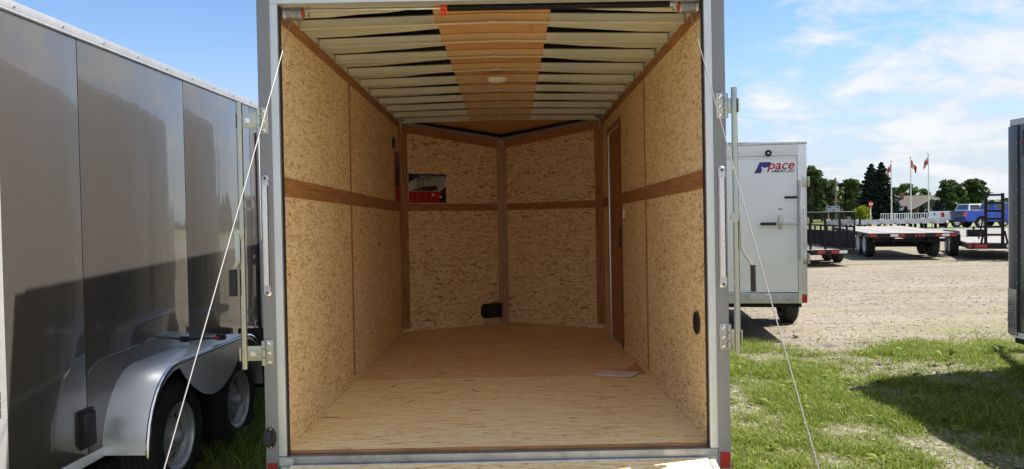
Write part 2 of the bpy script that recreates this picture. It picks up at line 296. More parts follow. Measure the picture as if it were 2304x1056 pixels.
# ------------------------------------------------------------------ mesh helpers
class MB:
    def __init__(s, off=(0, 0, 0)): s.v, s.f, s.m, s.o = [], [], [], Vector(off)
    def add(s, vs_, fs, mi=0):
        o = len(s.v); s.v += [tuple(Vector(v)+s.o) for v in vs_]; s.f += [tuple(i+o for i in f) for f in fs]; s.m += [mi]*len(fs); return s
    def box(s, x0, x1, y0, y1, z0, z1, mi=0):
        return s.add([(x, y, z) for x in (x0, x1) for y in (y0, y1) for z in (z0, z1)],
                     [(0, 1, 3, 2), (4, 6, 7, 5), (0, 4, 5, 1), (2, 3, 7, 6), (0, 2, 6, 4), (1, 5, 7, 3)], mi)
    def cyl(s, p0, p1, r, n=12, r1=None, mi=0):
        p0, p1 = Vector(p0), Vector(p1); r1 = r if r1 is None else r1
        d = (p1-p0).normalized(); a = d.orthogonal().normalized(); b = d.cross(a)
        vs_ = []
        for k in range(n):
            q = 2*math.pi*k/n; e = a*math.cos(q)+b*math.sin(q); vs_ += [p0+e*r, p1+e*r1]
        fs = [(2*k, 2*((k+1) % n), 2*((k+1) % n)+1, 2*k+1) for k in range(n)]
        fs += [tuple(range(0, 2*n, 2))[::-1], tuple(range(1, 2*n, 2))]
        return s.add(vs_, fs, mi)
    def tube(s, pts, r, n=8, mi=0, radii=None):
        pts = [Vector(p) for p in pts]; vs_, fs = [], []; a = None
        for i, p in enumerate(pts):
            d = (pts[min(i+1, len(pts)-1)]-pts[max(i-1, 0)]).normalized()
            if a is None: a = d.orthogonal().normalized()
            a = (a-d*a.dot(d)).normalized(); b = d.cross(a); rr = radii[i] if radii else r
            for k in range(n):
                q = 2*math.pi*k/n; vs_.append(p+(a*math.cos(q)+b*math.sin(q))*rr)
        for i in range(len(pts)-1):
            for k in range(n):
                fs.append((i*n+k, i*n+(k+1) % n, (i+1)*n+(k+1) % n, (i+1)*n+k))
        fs += [tuple(range(n))[::-1], tuple(range((len(pts)-1)*n, len(pts)*n))]
        return s.add(vs_, fs, mi)
    def prism(s, poly, axis, a, b, mi=0):
        i = 'xyz'.index(axis); o = [k for k in range(3) if k != i]; n = len(poly); vs_ = []
        for q in (a, b):
            for p in poly:
                v = [0, 0, 0]; v[i] = q; v[o[0]] = p[0]; v[o[1]] = p[1]; vs_.append(v)
        return s.add(vs_, [tuple(range(n)), tuple(range(n, 2*n))[::-1]]+[(k, (k+1) % n, n+(k+1) % n, n+k) for k in range(n)], mi)
    def lathe(s, prof, c=(0, 0, 0), axis='x', n=28, mi=0, close=False):
        i = 'xyz'.index(axis); o = [k for k in range(3) if k != i]; vs_, fs = [], []
        for (q, r) in prof:
            for k in range(n):
                v = [0, 0, 0]; v[i] = q+c[i]; an = 2*math.pi*k/n
                v[o[0]] = c[o[0]]+r*math.cos(an); v[o[1]] = c[o[1]]+r*math.sin(an); vs_.append(v)
        m = len(prof)
        for j in range(m if close else m-1):
            for k in range(n):
                fs.append((j*n+k, j*n+(k+1) % n, ((j+1) % m)*n+(k+1) % n, ((j+1) % m)*n+k))
        return s.add(vs_, fs, mi)
    def build(s, name, mat, parent=None, smooth=False, bevel=0.0, loc=None, rot=None, recalc=True):
        me = bpy.data.meshes.new(name); me.from_pydata(s.v, [], s.f)
        for x in (mat if isinstance(mat, (list, tuple)) else [mat]): me.materials.append(M[x])
        me.polygons.foreach_set('material_index', s.m)
        if recalc or bevel:
            bm = bmesh.new(); bm.from_mesh(me)
            if bevel: 
                bmesh.ops.remove_doubles(bm, verts=bm.verts, dist=1e-6)
            bmesh.ops.recalc_face_normals(bm, faces=bm.faces)
            if bevel:
                ed = [e for e in bm.edges if len(e.link_faces) == 2 and e.calc_face_angle(0) > 0.6]
                bmesh.ops.bevel(bm, geom=ed, offset=bevel, segments=2, profile=0.7, affect='EDGES', clamp_overlap=True)
            bm.to_mesh(me); bm.free()
        if smooth or bevel:
            me.shade_smooth(); me.set_sharp_from_angle(angle=R(38))
        ob = bpy.data.objects.new(name, me); COL.objects.link(ob); ob.parent = parent
        if loc is not None: ob.location = loc
        if rot is not None: ob.rotation_euler = rot
        return ob
def tag(o, label, cat, group=None, kind=None):
    o['label'] = label
    if cat: o['category'] = cat
    if group: o['group'] = group
    if kind: o['kind'] = kind
    return o
def thing(name, label, cat, loc=(0, 0, 0), rz=0.0, rx=0.0, group=None):
    o = bpy.data.objects.new(name, None); COL.objects.link(o); o.empty_display_size = 0.2
    o.location = loc; o.rotation_euler = (rx, 0, rz)
    return tag(o, label, cat, group)
def inst(src, parent, loc, rot=(0, 0, 0), scale=None):            # another piece sharing a mesh
    o = src.copy(); COL.objects.link(o); o.parent = parent; o.location = loc; o.rotation_euler = rot
    if scale: o.scale = scale
    return o
def copy_tree(o, parent=None):
    c = o.copy(); COL.objects.link(c); c.parent = parent
    for ch in list(o.children): copy_tree(ch, c)
    return c
def text_geo(body, size, shear=0.0, bold=0.0, depth=0.0, sx=1.0):
    cu = bpy.data.curves.new('t', 'FONT'); cu.body = body; cu.size = size; cu.shear = shear; cu.offset = bold; cu.extrude = depth; cu.align_x = 'LEFT'; cu.resolution_u = 3
    ob = bpy.data.objects.new('t', cu); COL.objects.link(ob)
    bpy.context.view_layer.update()
    me = bpy.data.meshes.new_from_object(ob.evaluated_get(bpy.context.evaluated_depsgraph_get()))
    vs_ = [(v.co.x*sx, v.co.y, v.co.z) for v in me.vertices]; fs = [tuple(p.vertices) for p in me.polygons]
    bpy.data.objects.remove(ob); bpy.data.curves.remove(cu); bpy.data.meshes.remove(me)
    return vs_, fs
def quads(name, V, shade, mat, parent=None, tri=False):
    n = 3 if tri else 4
    V = np.asarray(V, dtype=np.float32).reshape(-1, 3); nf = len(V)//n
    me = bpy.data.meshes.new(name); me.vertices.add(len(V)); me.vertices.foreach_set('co', V.ravel())
    me.loops.add(len(V)); me.loops.foreach_set('vertex_index', np.arange(len(V), dtype=np.int32))
    me.polygons.add(nf); me.polygons.foreach_set('loop_start', np.arange(0, len(V), n, dtype=np.int32))
    me.update(calc_edges=True)
    a = me.attributes.new('shade', 'FLOAT', 'POINT'); a.data.foreach_set('value', np.repeat(np.asarray(shade, dtype=np.float32), n))
    me.materials.append(M[mat])
    ob = bpy.data.objects.new(name, me); COL.objects.link(ob); ob.parent = parent
    return ob

# ------------------------------------------------------------------ ground
def gz(x, y):                                    # the land drops gently beyond the sales lot
    t = min(1.0, max(0.0, (y-28)/115.0)); t = t*t*(3-2*t)
    return -1.25*t
def sheet(name, xs, ys, mat, lift, label, cat=None, rough=0.0):
    vs_ = [(x, y, gz(x, y)+lift+(rough*(mnoise.noise((x*1.3, y*1.3, 0))) if rough and y < 30 else 0)) for y in ys for x in xs]
    n = len(xs); fs = [(j*n+i, j*n+i+1, (j+1)*n+i+1, (j+1)*n+i) for j in range(len(ys)-1) for i in range(n-1)]
    b = MB(); b.add(vs_, fs); o = b.build(name, mat, smooth=True)
    tag(o, label, None, kind='structure'); return o
def lin(a, b, n): return [a+(b-a)*k/(n-1) for k in range(n)]
sheet('ground', [-1500, -300, -60]+lin(-30, 60, 60)+[80, 150, 300, 700, 1500], [-1500, -200, -40]+lin(-20, 40, 40)+lin(45, 150, 24)+[300, 700, 1600], 'gravel', 0.0, 'pale gravel lot spreading to the horizon')
sheet('asphalt_lot', lin(-60, 120, 30), lin(31, 57.5, 10), 'asphalt', 0.004, 'grey asphalt strip beyond the gravel lot')
sheet('meadow', lin(-400, 500, 20), lin(57.5, 145, 30)+[200, 400, 900, 1500], 'meadow', 0.008, 'green mown grass verge beyond the lot')
sheet('road', lin(-400, 500, 20), lin(74, 82, 4), 'asphalt', 0.014, 'pale asphalt road crossing behind the lot')

# ------------------------------------------------------------------ wheels
def wheel(parent, x, y, z, side, r=0.335, w=0.205, rr=0.20, rim='rim_grey', style='holes', n=36):
    """axle along x; side = +1 when the outer face points to +x"""
    s = side
    b = MB()
    prof = [(-w/2, rr), (-w/2*1.02, rr+0.03), (-w/2*1.08, (r+rr)/2), (-w/2*0.98, r-0.03), (-w/2*0.80, r-0.006)]
    for k in range(5):
        a0 = -w/2*0.72+k*w*0.72/4.6
        prof += [(a0, r), (a0+w*0.115, r), (a0+w*0.125, r-0.007), (a0+w*0.15, r-0.007)]
    prof = prof[:-2]+[(w/2*0.80, r-0.006), (w/2*0.98, r-0.03), (w/2*1.08, (r+rr)/2), (w/2*1.02, rr+0.03), (w/2, rr), (w/2*0.7, rr-0.004), (-w/2*0.7, rr-0.004)]
    b.lathe(prof, axis='x', n=n, close=True)
    t = b.build('tyre', 'rubber', parent, smooth=True, loc=(x, y, z))
    d = MB(); q = s*w/2
    if style == 'holes':
        prof = [(q*1.0, rr+0.006), (q*0.98, rr-0.012), (q*0.80, rr-0.018), (q*0.72, rr-0.030), (q*0.60, rr-0.032), (q*0.42, rr-0.040), (q*0.40, rr-0.055)]
        d.lathe(prof, axis='x', n=n)
        radii = [rr-0.055, rr-0.068, rr-0.088, rr-0.098, 0.062, 0.05, 0.0001]; ax = [q*.40, q*.42, q*.50, q*.54, q*.66, q*.62, q*.62]
        na = 48; vs_, fs = [], []
        for rd, a_ in zip(radii, ax):
            for k in range(na):
                an = 2*math.pi*k/na; vs_.append((a_, rd*math.cos(an), rd*math.sin(an)))
        for j in range(len(radii)-1):
            for k in range(na):
                if j == 1 and (k % 6) in (0, 1, 2): continue
                fs.append((j*na+k, j*na+(k+1) % na, (j+1)*na+(k+1) % na, (j+1)*na+k))
        d.add(vs_, fs)
        d.cyl((q*0.6, 0, 0), (q*1.12, 0, 0), 0.038, 16, 0.034); d.cyl((q*1.12, 0, 0), (q*1.16, 0, 0), 0.022, 12)
        for k in range(5):
            an = 2*math.pi*(k+.3)/5; c, s_ = 0.058*math.cos(an), 0.058*math.sin(an)
            d.cyl((q*0.6, c, s_), (q*0.80, c, s_), 0.010, 6)
    elif style == 'spoke':
        d.lathe([(q*1.0, rr+0.004), (q*0.95, rr-0.02), (q*0.6, rr-0.03), (q*0.3, rr-0.04)], axis='x', n=n)
        for k in range(6):
            an = 2*math.pi*k/6; e = Vector((0, math.cos(an), math.sin(an))); g = Vector((0, -math.sin(an), math.cos(an)))
            o_ = Vector((q*0.86, 0, 0)); i_ = Vector((q*0.5, 0, 0)); vs_ = []
            for c_ in (o_, i_):
                vs_ += [c_+e*0.04+g*0.035, c_+e*(rr-0.01)+g*0.06, c_+e*(rr-0.01)-g*0.06, c_+e*0.04-g*0.035]
            d.add(vs_, [(0, 1, 2, 3), (7, 6, 5, 4), (0, 4, 5, 1), (2, 6, 7, 3), (1, 5, 6, 2), (0, 3, 7, 4)])
        d.cyl((q*0.5, 0, 0), (q*0.95, 0, 0), 0.06, 14)
    rm = d.build('rim', rim, t, smooth=True)
    k = MB(); k.cyl((-q*0.7, 0, 0), (q*0.25, 0, 0), rr-0.03, 20); k.build('brake_drum', 'black_steel', t)
    return t

# ------------------------------------------------------------------ enclosed trailer shells
def shell(root, hw, y0, y1, nose, z0, z1, paint, panel=1.2, first=0.5, rail='rail_metal', axles=(), fender=True, rim='rim_grey', sides=(-1, 1), wr=0.335, open_rear=False, fend_mat='fender_metal', zax=None, skip_seg=(), fo_=0.10):
    zax = wr if zax is None else zax
    """outer skin of a V-nose cargo trailer: separate panels with narrow seams, rails, roof, wheels"""
    for s in sides:
        ys = [y0]; y = y0+first
        while y < y1-0.15: ys.append(y); y += panel
        ys.append(y1)
        for k, (a, c) in enumerate(zip(ys[:-1], ys[1:])):
            if (s, k) in skip_seg: continue
            b = MB(); x = s*hw; b.box(min(x, x-s*0.012), max(x, x-s*0.012), a+0.003, c-0.003, z0+0.05, z1-0.044)
            b.build('side_panel', paint, root, bevel=0.0015)
        b = MB(); b.box(min(s*(hw-0.02), s*(hw-0.030)), max(s*(hw-0.02), s*(hw-0.030)), y0, y1, z0, z1-0.03); b.build('inner_lining', 'gasket', root)
        b = MB(); xa, xb = sorted((s*(hw-0.03), s*(hw+0.008))); b.box(xa, xb, y0, y1, z1-0.042, z1+0.010); b.build('top_rail', rail, root, bevel=0.004)
        b = MB(); b.cyl((s*(hw+0.002), y0, z1-0.040), (s*(hw+0.002), y1, z1-0.040), 0.008, 8)
        b.build('rail_bead', rail, root, smooth=True)
        b = MB(); b.box(*sorted((s*(hw-0.03), s*(hw+0.006))), y0, y1, z0, z0+0.05); b.build('bottom_rail', 'white_trim', root, bevel=0.003)
        sc = None; y = y0+0.12
        while y < y1:
            if sc is None:
                b = MB(); b.lathe([(0, 0.008), (s*0.004, 0.007), (s*0.006, 0.003), (s*0.006, 0.0001)], axis='x', n=8); sc = b.build('screw', 'chrome', root, smooth=True, loc=(s*(hw+0.008), y, z1-0.014))
            else: inst(sc, root, (s*(hw+0.008), y, z1-0.014))
            y += 0.36
        if nose:
            b = MB(); b.prism([(s*hw, y1), (s*(hw-0.012), y1), (0, y1+nose-0.01), (0, y1+nose)], 'z', z0+0.05, z1+0.008); b.build('nose_panel', paint, root)
            b = MB(); b.prism([(s*(hw+0.006), y1-0.02), (s*(hw-0.01), y1-0.02), (0, y1+nose-0.005), (0, y1+nose+0.014)], 'z', z0, z0+0.6); b.build('stone_guard', 'aluminium', root)
    b = MB(); e = hw-0.001; yy = y1+nose
    prof = [(-e, z1), (-e*0.5, z1+0.03), (0, z1+0.04), (e*0.5, z1+0.03), (e, z1)]
    vs_ = []; 
    for y in (y0, y1): vs_ += [(x, y, z+0.012) for x, z in prof]
    fs = [(k, k+1, 6+k, 5+k) for k in range(4)]
    vs_.append((0, yy, z1)); fs += [(5+k, 6+k, 10) for k in range(4)]
    b.add(vs_, fs); b.build('roof', 'white_trim', root, smooth=True)
    b = MB(); b.box(-hw+0.04, hw-0.04, y0+0.05, y1, z0-0.06, z0-0.002); b.build('underframe', 'black_steel', root)
    for y in axles:
        b = MB(); b.cyl((-hw-0.02, y, zax), (hw+0.02, y, zax), 0.035, 10); b.box(-0.05, 0.05, y-0.03, y+0.03, zax-0.05, zax+0.05); b.build('axle', 'black_steel', root)
        for s in (-1, 1): wheel(root, s*(hw+0.115), y, zax, s, r=wr, rr=wr*0.60, rim=rim)
    if axles and fender:
        for s in (-1, 1):
            a, c = axles[0]-wr-fo_, axles[-1]+wr+fo_; zt = zax+wr+0.12; zb = zax+0.02; rad = 0.36
            path = []
            for k in range(9): q = math.pi*k/16; path.append((a+rad*0.72*(1-math.sin(q)) if 0 else a+rad*(1-math.cos(math.pi/2*k/8)), zb+(zt-zb)*math.sin(math.pi/2*k/8)))
            path += [(c+a-p, z) for p, z in path[::-1]]
            b = MB(); x0, x1_ = s*hw, s*(hw+0.25); vs_, fs = [], []
            for (p, z) in path: vs_ += [(x0, p, z), (x1_-s*0.02, p, z), (x1_-s*0.004, p, z-0.007), (x1_, p, z-0.024), (x1_, p, z-0.04)]
            m = 5
            for j in range(len(path)-1):
                for k in range(m-1): fs.append((j*m+k, j*m+k+1, (j+1)*m+k+1, (j+1)*m+k))
            b.add(vs_, fs); fo = b.build('fender', fend_mat, root, smooth=True)
            b = MB(); b.tube([(x1_-s*0.004, p, z-0.012) for p, z in path], 0.013, 8); b.build('rolled_edge', 'chrome', fo, smooth=True)
            if len(axles) > 1:                       # centre skirt between the two wheels
                yc = (axles[0]+axles[-1])/2; hw_ = (axles[-1]-axles[0])/2; lo = []
                for k in range(25):
                    u = -1+2*k/24; yq = yc+u*(hw_+0.10); dd = abs(u)
                    lo.append((yq, zt-0.03-0.27*max(0, math.cos(math.pi/2*min(1, dd*1.1)))**0.8 if dd < 0.91 else zt-0.035))
                up = [(p[0], zt-0.02) for p in lo]
                b = MB(); vs_ = [(x1_-s*0.003, p[0], p[1]) for p in lo]+[(x1_-s*0.003, p[0], p[1]) for p in up]
                b.add(vs_, [(k, k+1, 25+k+1, 25+k) for k in range(24)]); b.build('skirt', fend_mat, fo)
    if nose:
        b = MB()
        b.tube([(-hw*0.7, y1-0.1, z0-0.05), (0, y1+nose+1.0, z0-0.05)], 0.045, 4); b.tube([(hw*0.7, y1-0.1, z0-0.05), (0, y1+nose+1.0, z0-0.05)], 0.045, 4); b.build('tongue', 'black_steel', root)
        b = MB(); b.cyl((0, y1+nose+0.7, 0.0), (0, y1+nose+0.7, z0+0.35), 0.03, 10); b.box(-0.08, 0.08, y1+nose+0.62, y1+nose+0.78, -0.012, 0.0); b.build('jack', 'black_steel', root)

# ==================================================================== the open trailer
T = thing('cargo_trailer', 'open enclosed cargo trailer with bare strand-board interior and ramp lowered', 'trailer', rx=-TILT)
OF = (0, 0, FZ)
def TB(): return MB(OF)
HW, HO, LL, NN, SEAM, BANDZ, TRIMZ = 1.015, 1.10, 4.055, 0.643, 1.61, 1.262, 2.049
ROOFZ = 2.24
shell(T, HO, 0.02, LL, NN+0.06, FZ-0.10, FZ+ROOFZ, 'charcoal_paint', panel=1.2, first=0.5, axles=(2.25, 3.1), wr=0.33, zax=0.36)
# floor sheets
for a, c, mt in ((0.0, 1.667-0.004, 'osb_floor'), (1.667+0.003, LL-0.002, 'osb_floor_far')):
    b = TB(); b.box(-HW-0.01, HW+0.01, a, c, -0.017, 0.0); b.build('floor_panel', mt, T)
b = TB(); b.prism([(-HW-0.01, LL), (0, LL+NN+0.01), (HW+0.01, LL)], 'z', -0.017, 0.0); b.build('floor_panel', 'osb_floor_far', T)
b = TB(); b.prism([(HW-0.15, 1.80), (HW-0.004, 1.68), (HW-0.004, 2.15)], 'z', 0.0003, 0.0012); b.build('veneer_patch', 'luan_roof', T)
wood('flake_brown', (0.26, 0.13, 0.05), (0.42, 0.24, 0.11), 'xyz', (20, 60, 20))
for (fx, fy, fl, fw, fa) in ((-0.72, 1.45, 0.09, 0.016, 70), (-0.17, 1.25, 0.10, 0.014, -58), (-0.22, 1.58, 0.09, 0.018, -40), (-0.95, 0.62, 0.13, 0.020, -10), (-0.40, 1.22, 0.11, 0.010, 35), (0.02, 1.44, 0.05, 0.013, 10), (0.62, 0.95, 0.07, 0.010, 15), (-0.55, 0.98, 0.08, 0.011, 60), (0.40, 0.50, 0.06, 0.009, -20), (-0.15, 0.72, 0.07, 0.010, 5), (0.75, 1.30, 0.07, 0.009, -35), (-0.30, 2.05, 0.10, 0.014, 8), (0.35, 2.4, 0.09, 0.012, -12), (-0.60, 2.5, 0.08, 0.012, 5), (0.55, 0.28, 0.05, 0.008, 30)):
    c_, s_ = math.cos(R(fa)), math.sin(R(fa)); jag = [(-.5, -.2), (-.2, -.5), (.25, -.42), (.5, -.1), (.38, .35), (.0, .5), (-.42, .38)]
    b = TB(); b.prism([(fx+p*fl*c_-q*fw*s_, fy+p*fl*s_+q*fw*c_) for p, q in jag], 'z', 0.0002, 0.0009); b.build('wood_flake', 'flake_brown', T)
b = TB(); b.box(-HW-0.005, HW+0.005, -0.004, -0.0003, -0.0165, -0.0008); b.build('floor_edge', 'luan_x', T)
b = TB(); b.box(-HO+0.04, HO-0.04, 0.055, LL+0.02, 2.222, 2.226); b.build('gap_shade_sheet', 'gasket', T)  # dark sheet added under the roof so the ceiling gaps read as deep shade
# wall sheets
for s in (-1, 1):
    ycuts = [(0.0, SEAM-0.001), (SEAM+0.001, LL)] if s < 0 else [(0.0, SEAM-0.001), (SEAM+0.001, 2.76), (3.55, LL)]
    for a, c in ycuts:
        for z0, z1 in ((0.002, BANDZ-0.001), (BANDZ+0.001, 2.10)):
            b = TB(); b.box(*sorted((s*HW, s*(HW+0.010))), a, c, z0, z1); b.build('wall_panel', 'osb_wall', T)
    if s > 0:
        b = TB(); b.box(HW, HW+0.010, 2.762, 3.548, 1.90, 2.10); b.build('wall_panel', 'osb_wall', T)
    for a, c in ([(0.004, LL-0.01)] if s < 0 else [(0.004, 2.70), (3.60, LL-0.01)]):
        b = TB(); b.box(*sorted((s*(HW-0.006), s*HW)), a, c, BANDZ-0.045, BANDZ+0.045); b.build('wall_band', 'luan_h', T)
    b = TB(); b.box(*sorted((s*(HW-0.006), s*HW)), 0.004, LL-0.01, TRIMZ, TRIMZ+0.062); b.build('top_trim', 'luan_h', T)
    for a, c in ((0.05, BANDZ-0.0455), (BANDZ+0.0455, TRIMZ-0.0005)):
        b = TB(); b.box(*sorted((s*(HW-0.005), s*HW)), SEAM-0.018, SEAM+0.018, a, c); b.build('seam_batten', 'luan_v', T)
    b = TB(); b.box(*sorted((s*(HW-0.009), s*HW)), LL-0.07, LL-0.002, 0.05, TRIMZ-0.001); b.build('corner_batten', 'luan_v', T)
    b = TB(); b.box(*sorted((s*(HW-0.004), s*HW)), 0.01, 2.70 if s > 0 else LL-0.08, 0.001, 0.045); b.build('base_strip', 'osb_wall', T)
    b = TB(); b.box(*sorted((s*(HW+0.001), s*(HW+0.05))), 0.0, LL, 2.101, ROOFZ-0.06); b.build('wall_plate', 'roof_steel', T)
    for yk, zk in ((0.03, 1.0), (0.03, 2.06), (0.03, 0.3), (0.8, 1.27), (1.59, 1.9), (1.59, 1.28), (2.4, 1.27), (2.4, 2.07), (1.2, 2.07)):
        if s > 0 and yk > 2.3 and zk < 1.5: continue
        b = TB(); b.cyl((s*(HW-0.009), yk, zk), (s*(HW-0.004), yk, zk), 0.006, 8); b.build('screw', 'chrome', T)
# V-nose walls
for s in (-1, 1):
    P0, P1 = Vector((s*(HW), LL, 0)), Vector((0, LL+NN, 0)); d = (P1-P0).normalized(); nrm = Vector((-s*d.y*s, d.x*s, 0)); nrm = Vector((d.y, -d.x, 0))*(1 if s > 0 else -1)
    nrm = nrm if nrm.y < 0 else -nrm
    top0, top1 = 2.10, 2.0
    def slab(name, mat, u0, u1, za0, za1, zb0, zb1, off, th, bev=0):
        a, c = P0.lerp(P1, u0)+nrm*off, P0.lerp(P1, u1)+nrm*off; q = nrm*th
        b = TB(); b.add([a+Vector((0, 0, za0)), a+Vector((0, 0, zb0)), c+Vector((0, 0, za1)), c+Vector((0, 0, zb1)), a+q+Vector((0, 0, za0)), a+q+Vector((0, 0, zb0)), c+q+Vector((0, 0, za1)), c+q+Vector((0, 0, zb1))],
                        [(0, 1, 3, 2), (4, 6, 7, 5), (0, 4, 5, 1), (2, 3, 7, 6), (0, 2, 6, 4), (1, 5, 7, 3)]); return b.build(name, mat, T)
    slab('wall_panel', 'osb_nose', 0, 1, 0.002, 0.002, BANDZ-0.001, BANDZ-0.001, -0.012, 0.012)
    slab('wall_panel', 'osb_nose', 0, 1, BANDZ+0.001, BANDZ+0.001, top0, top1, -0.012, 0.012)
    slab('wall_band', 'luan_x', 0.02, 0.97, BANDZ-0.040, BANDZ-0.040, BANDZ+0.035, BANDZ+0.035, 0.0, 0.006)
    slab('top_trim', 'luan_x', 0.02, 0.97, TRIMZ-0.035, 1.895, top0-0.005, 1.985, 0.0, 0.006)
    slab('nose_rail', 'rail_metal', 0.0, 0.99, top0-0.004, 1.986, top0+0.02, 2.010, 0.0, 0.02)
    slab('nose_rail_cap', 'black_steel', 0.0, 0.985, top0+0.030, 2.022, top0+0.040, 2.034, 0.02, 0.010)
    slab('corner_batten', 'luan_v', 0.012, 0.065, 0.04, 0.04, TRIMZ-0.036, TRIMZ-0.04, 0.001, 0.008)
b = TB(); b.prism([(-0.052, LL+NN-0.045), (0.052, LL+NN-0.045), (0.03, LL+NN-0.015), (-0.03, LL+NN-0.015)], 'z', 0.004, 1.97); b.build('nose_post', 'luan_nose', T, bevel=0.003)
b = TB(); b.add([(-HW, LL+0.03, 2.150), (HW, LL+0.03, 2.150), (0, LL+NN, 2.050), (-HW, LL+0.03, 2.2), (HW, LL+0.03, 2.2), (0, LL+NN, 2.07)], [(0, 1, 2), (3, 5, 4), (0, 3, 4, 1), (1, 4, 5, 2), (2, 5, 3, 0)]); b.build('nose_ceiling', 'luan_roof', T)
# roof bows, the skin sheets between them and the brown centre strip
ZB = 2.100
def crown(x, h=0.020): return h*(1-abs(x)/1.02)
XS = [-1.005, -0.7, -0.305, 0.0, 0.305, 0.7, 1.005]
bowy = [0.372+0.409*k for k in range(10)]
def bow_mesh():
    b = MB(); vs_, fs = [], []
    sec = [(-0.016, 0.0), (-0.016, 0.004), (0.0, 0.004), (0.0, 0.052), (0.03, 0.052), (0.03, 0.048), (0.004, 0.048), (0.004, 0.0)]
    for x in XS:
        for (y, z) in sec: vs_.append((x, y, z+crown(x)))
    n = len(sec)
    for i in range(len(XS)-1):
        for k in range(n): fs.append((i*n+k, i*n+(k+1) % n, (i+1)*n+(k+1) % n, (i+1)*n+k))
    fs += [tuple(range(n)), tuple(range(len(vs_)-n, len(vs_)))[::-1]]
    b.add(vs_, fs); return b
def face_mesh():
    b = MB(); xs = [-0.305, 0.0, 0.305]; vs_ = []
    for x in xs: vs_ += [(x, -0.0012, 0.0045+crown(x)), (x, -0.0012, 0.053+crown(x)), (x, -0.0004, 0.0045+crown(x)), (x, -0.0004, 0.053+crown(x))]
    b.add(vs_, [(0, 4, 5, 1), (4, 8, 9, 5), (2, 3, 7, 6), (6, 7, 11, 10), (1, 5, 7, 3), (5, 9, 11, 7), (0, 2, 6, 4), (4, 6, 10, 8), (0, 1, 3, 2), (8, 10, 11, 9)]); return b
bow0 = None
for k, y in enumerate(bowy):
    if k == 0:
        bow0 = bow_mesh().build('roof_bow', 'roof_steel', T, loc=(0, y, FZ+ZB)); fc = face_mesh().build('tan_band', 'bow_tan', bow0)  # thin tan band over the middle of the bow face
        pk = MB(); pk.add([(-0.028, -0.0165, 0.024), (0, -0.0165, 0.030), (0.028, -0.0165, 0.024), (-0.028, -0.004, 0.024), (0, -0.004, 0.030), (0.028, -0.004, 0.024), (0, -0.0165, 0.020), (0, -0.004, 0.020)], [(0, 6, 2, 1), (3, 4, 5, 7), (0, 1, 4, 3), (1, 2, 5, 4), (0, 3, 7, 6), (2, 6, 7, 5)])
        pk0 = pk.build('crimp', 'aluminium', bow0)
        br0 = []
        for s in (-1, 1):
            br = MB(); br.box(*sorted((s*1.007, s*1.014)), -0.012, 0.04, -0.0, 0.05); br0.append(br.build('end_bracket', 'galvanised', bow0))
    else:
        o = inst(bow0, T, (0, y+random.uniform(-.006, .006), FZ+ZB), (0, 0, random.uniform(-.003, .003)))
        inst(fc, o, (0, 0, 0)); [inst(q, o, (0, 0, 0)) for q in br0]
        if k > 1: inst(pk0, o, (0, 0, 0))
ye = [-0.02]+bowy
for k in range(len(ye)-1):
    y0, y1 = ye[k]+0.004, ye[k+1]
    for s in (-1, 1):
        xs = [s*x for x in (0.29, 0.42, 0.55, 0.68, 0.85, 1.06)]; g0 = random.uniform(0.06, 0.13); vs_ = []
        for x in xs:
            g = g0*max(0.0, 1-(abs(x)-0.30)/random.uniform(0.42, 0.60)); z = ZB+0.0535+crown(x, 0.024)
            vs_ += [(x, y0, z), (x, y1-g-0.022, z+0.001)]
        n = len(xs); b = TB(); b.add(vs_+[(v[0], v[1], v[2]+0.002) for v in vs_], [(2*i, 2*i+1, 2*i+3, 2*i+2) for i in range(n-1)]+[(2*n+2*i, 2*n+2*i+2, 2*n+2*i+3, 2*n+2*i+1) for i in range(n-1)]+[(2*i+1, 2*n+2*i+1, 2*n+2*i+3, 2*i+3) for i in range(n-1)])
        b.build('ceiling_sheet', 'roof_skin', T)
    vs_ = []
    for x in (-0.305, 0, 0.305): vs_ += [(x, y0, ZB+0.0525+crown(x, 0.024)), (x, y1-0.003, ZB+0.0525+crown(x, 0.024)), (x, y0, ZB+0.0575+crown(x, 0.024)), (x, y1-0.003, ZB+0.0575+crown(x, 0.024))]
    b = TB(); b.add(vs_, [(0, 1, 5, 4), (4, 5, 9, 8), (2, 6, 7, 3), (6, 10, 11, 7), (0, 4, 6, 2), (4, 8, 10, 6), (1, 3, 7, 5), (5, 7, 11, 9), (0, 2, 3, 1), (8, 9, 11, 10)]); b.build('ceiling_strip', 'luan_roof', T)
b = TB(); b.lathe([(0.0, 0.072), (-0.006, 0.072), (-0.016, 0.064), (-0.024, 0.045), (-0.028, 0.02), (-0.029, 0.0001)], (0.0, 1.83, 2.108), 'z', 28); b.build('dome_light', 'white_plastic', T, smooth=True)
# rear frame: posts, inner trim, header, sill
RY = -0.05
for s in (-1, 1):
    b = TB(); b.box(*sorted((s*1.040, s*HO)), RY, 0.02, -0.135, ROOFZ+0.01); b.build('rear_post', 'post_grey', T, bevel=0.004)
    b = TB(); b.box(*sorted((s*1.004, s*1.040)), RY+0.003, 0.0, -0.016, 2.118); b.build('jamb_trim', 'aluminium_trim', T, bevel=0.002)
    b = TB(); b.box(*sorted((s*0.9985, s*1.004)), -0.03, -0.001, -0.012, 2.112); b.build('door_seal', 'gasket', T)
    for z in (0.30, 0.73, 1.38, 1.92):
        b = TB(); b.cyl((s*0.9975, -0.016, z), (s*0.9945, -0.016, z), 0.006, 8); b.build('screw', 'chrome', T)
b = TB(); b.box(-1.040, 1.040, RY+0.001, 0.02, 2.118, ROOFZ+0.01); b.build('header', 'aluminium_trim', T, bevel=0.004)
b = TB(); b.box(-1.003, 1.003, 0.0, 0.05, 2.135, 2.20); b.build('header_inner', 'roof_steel', T)
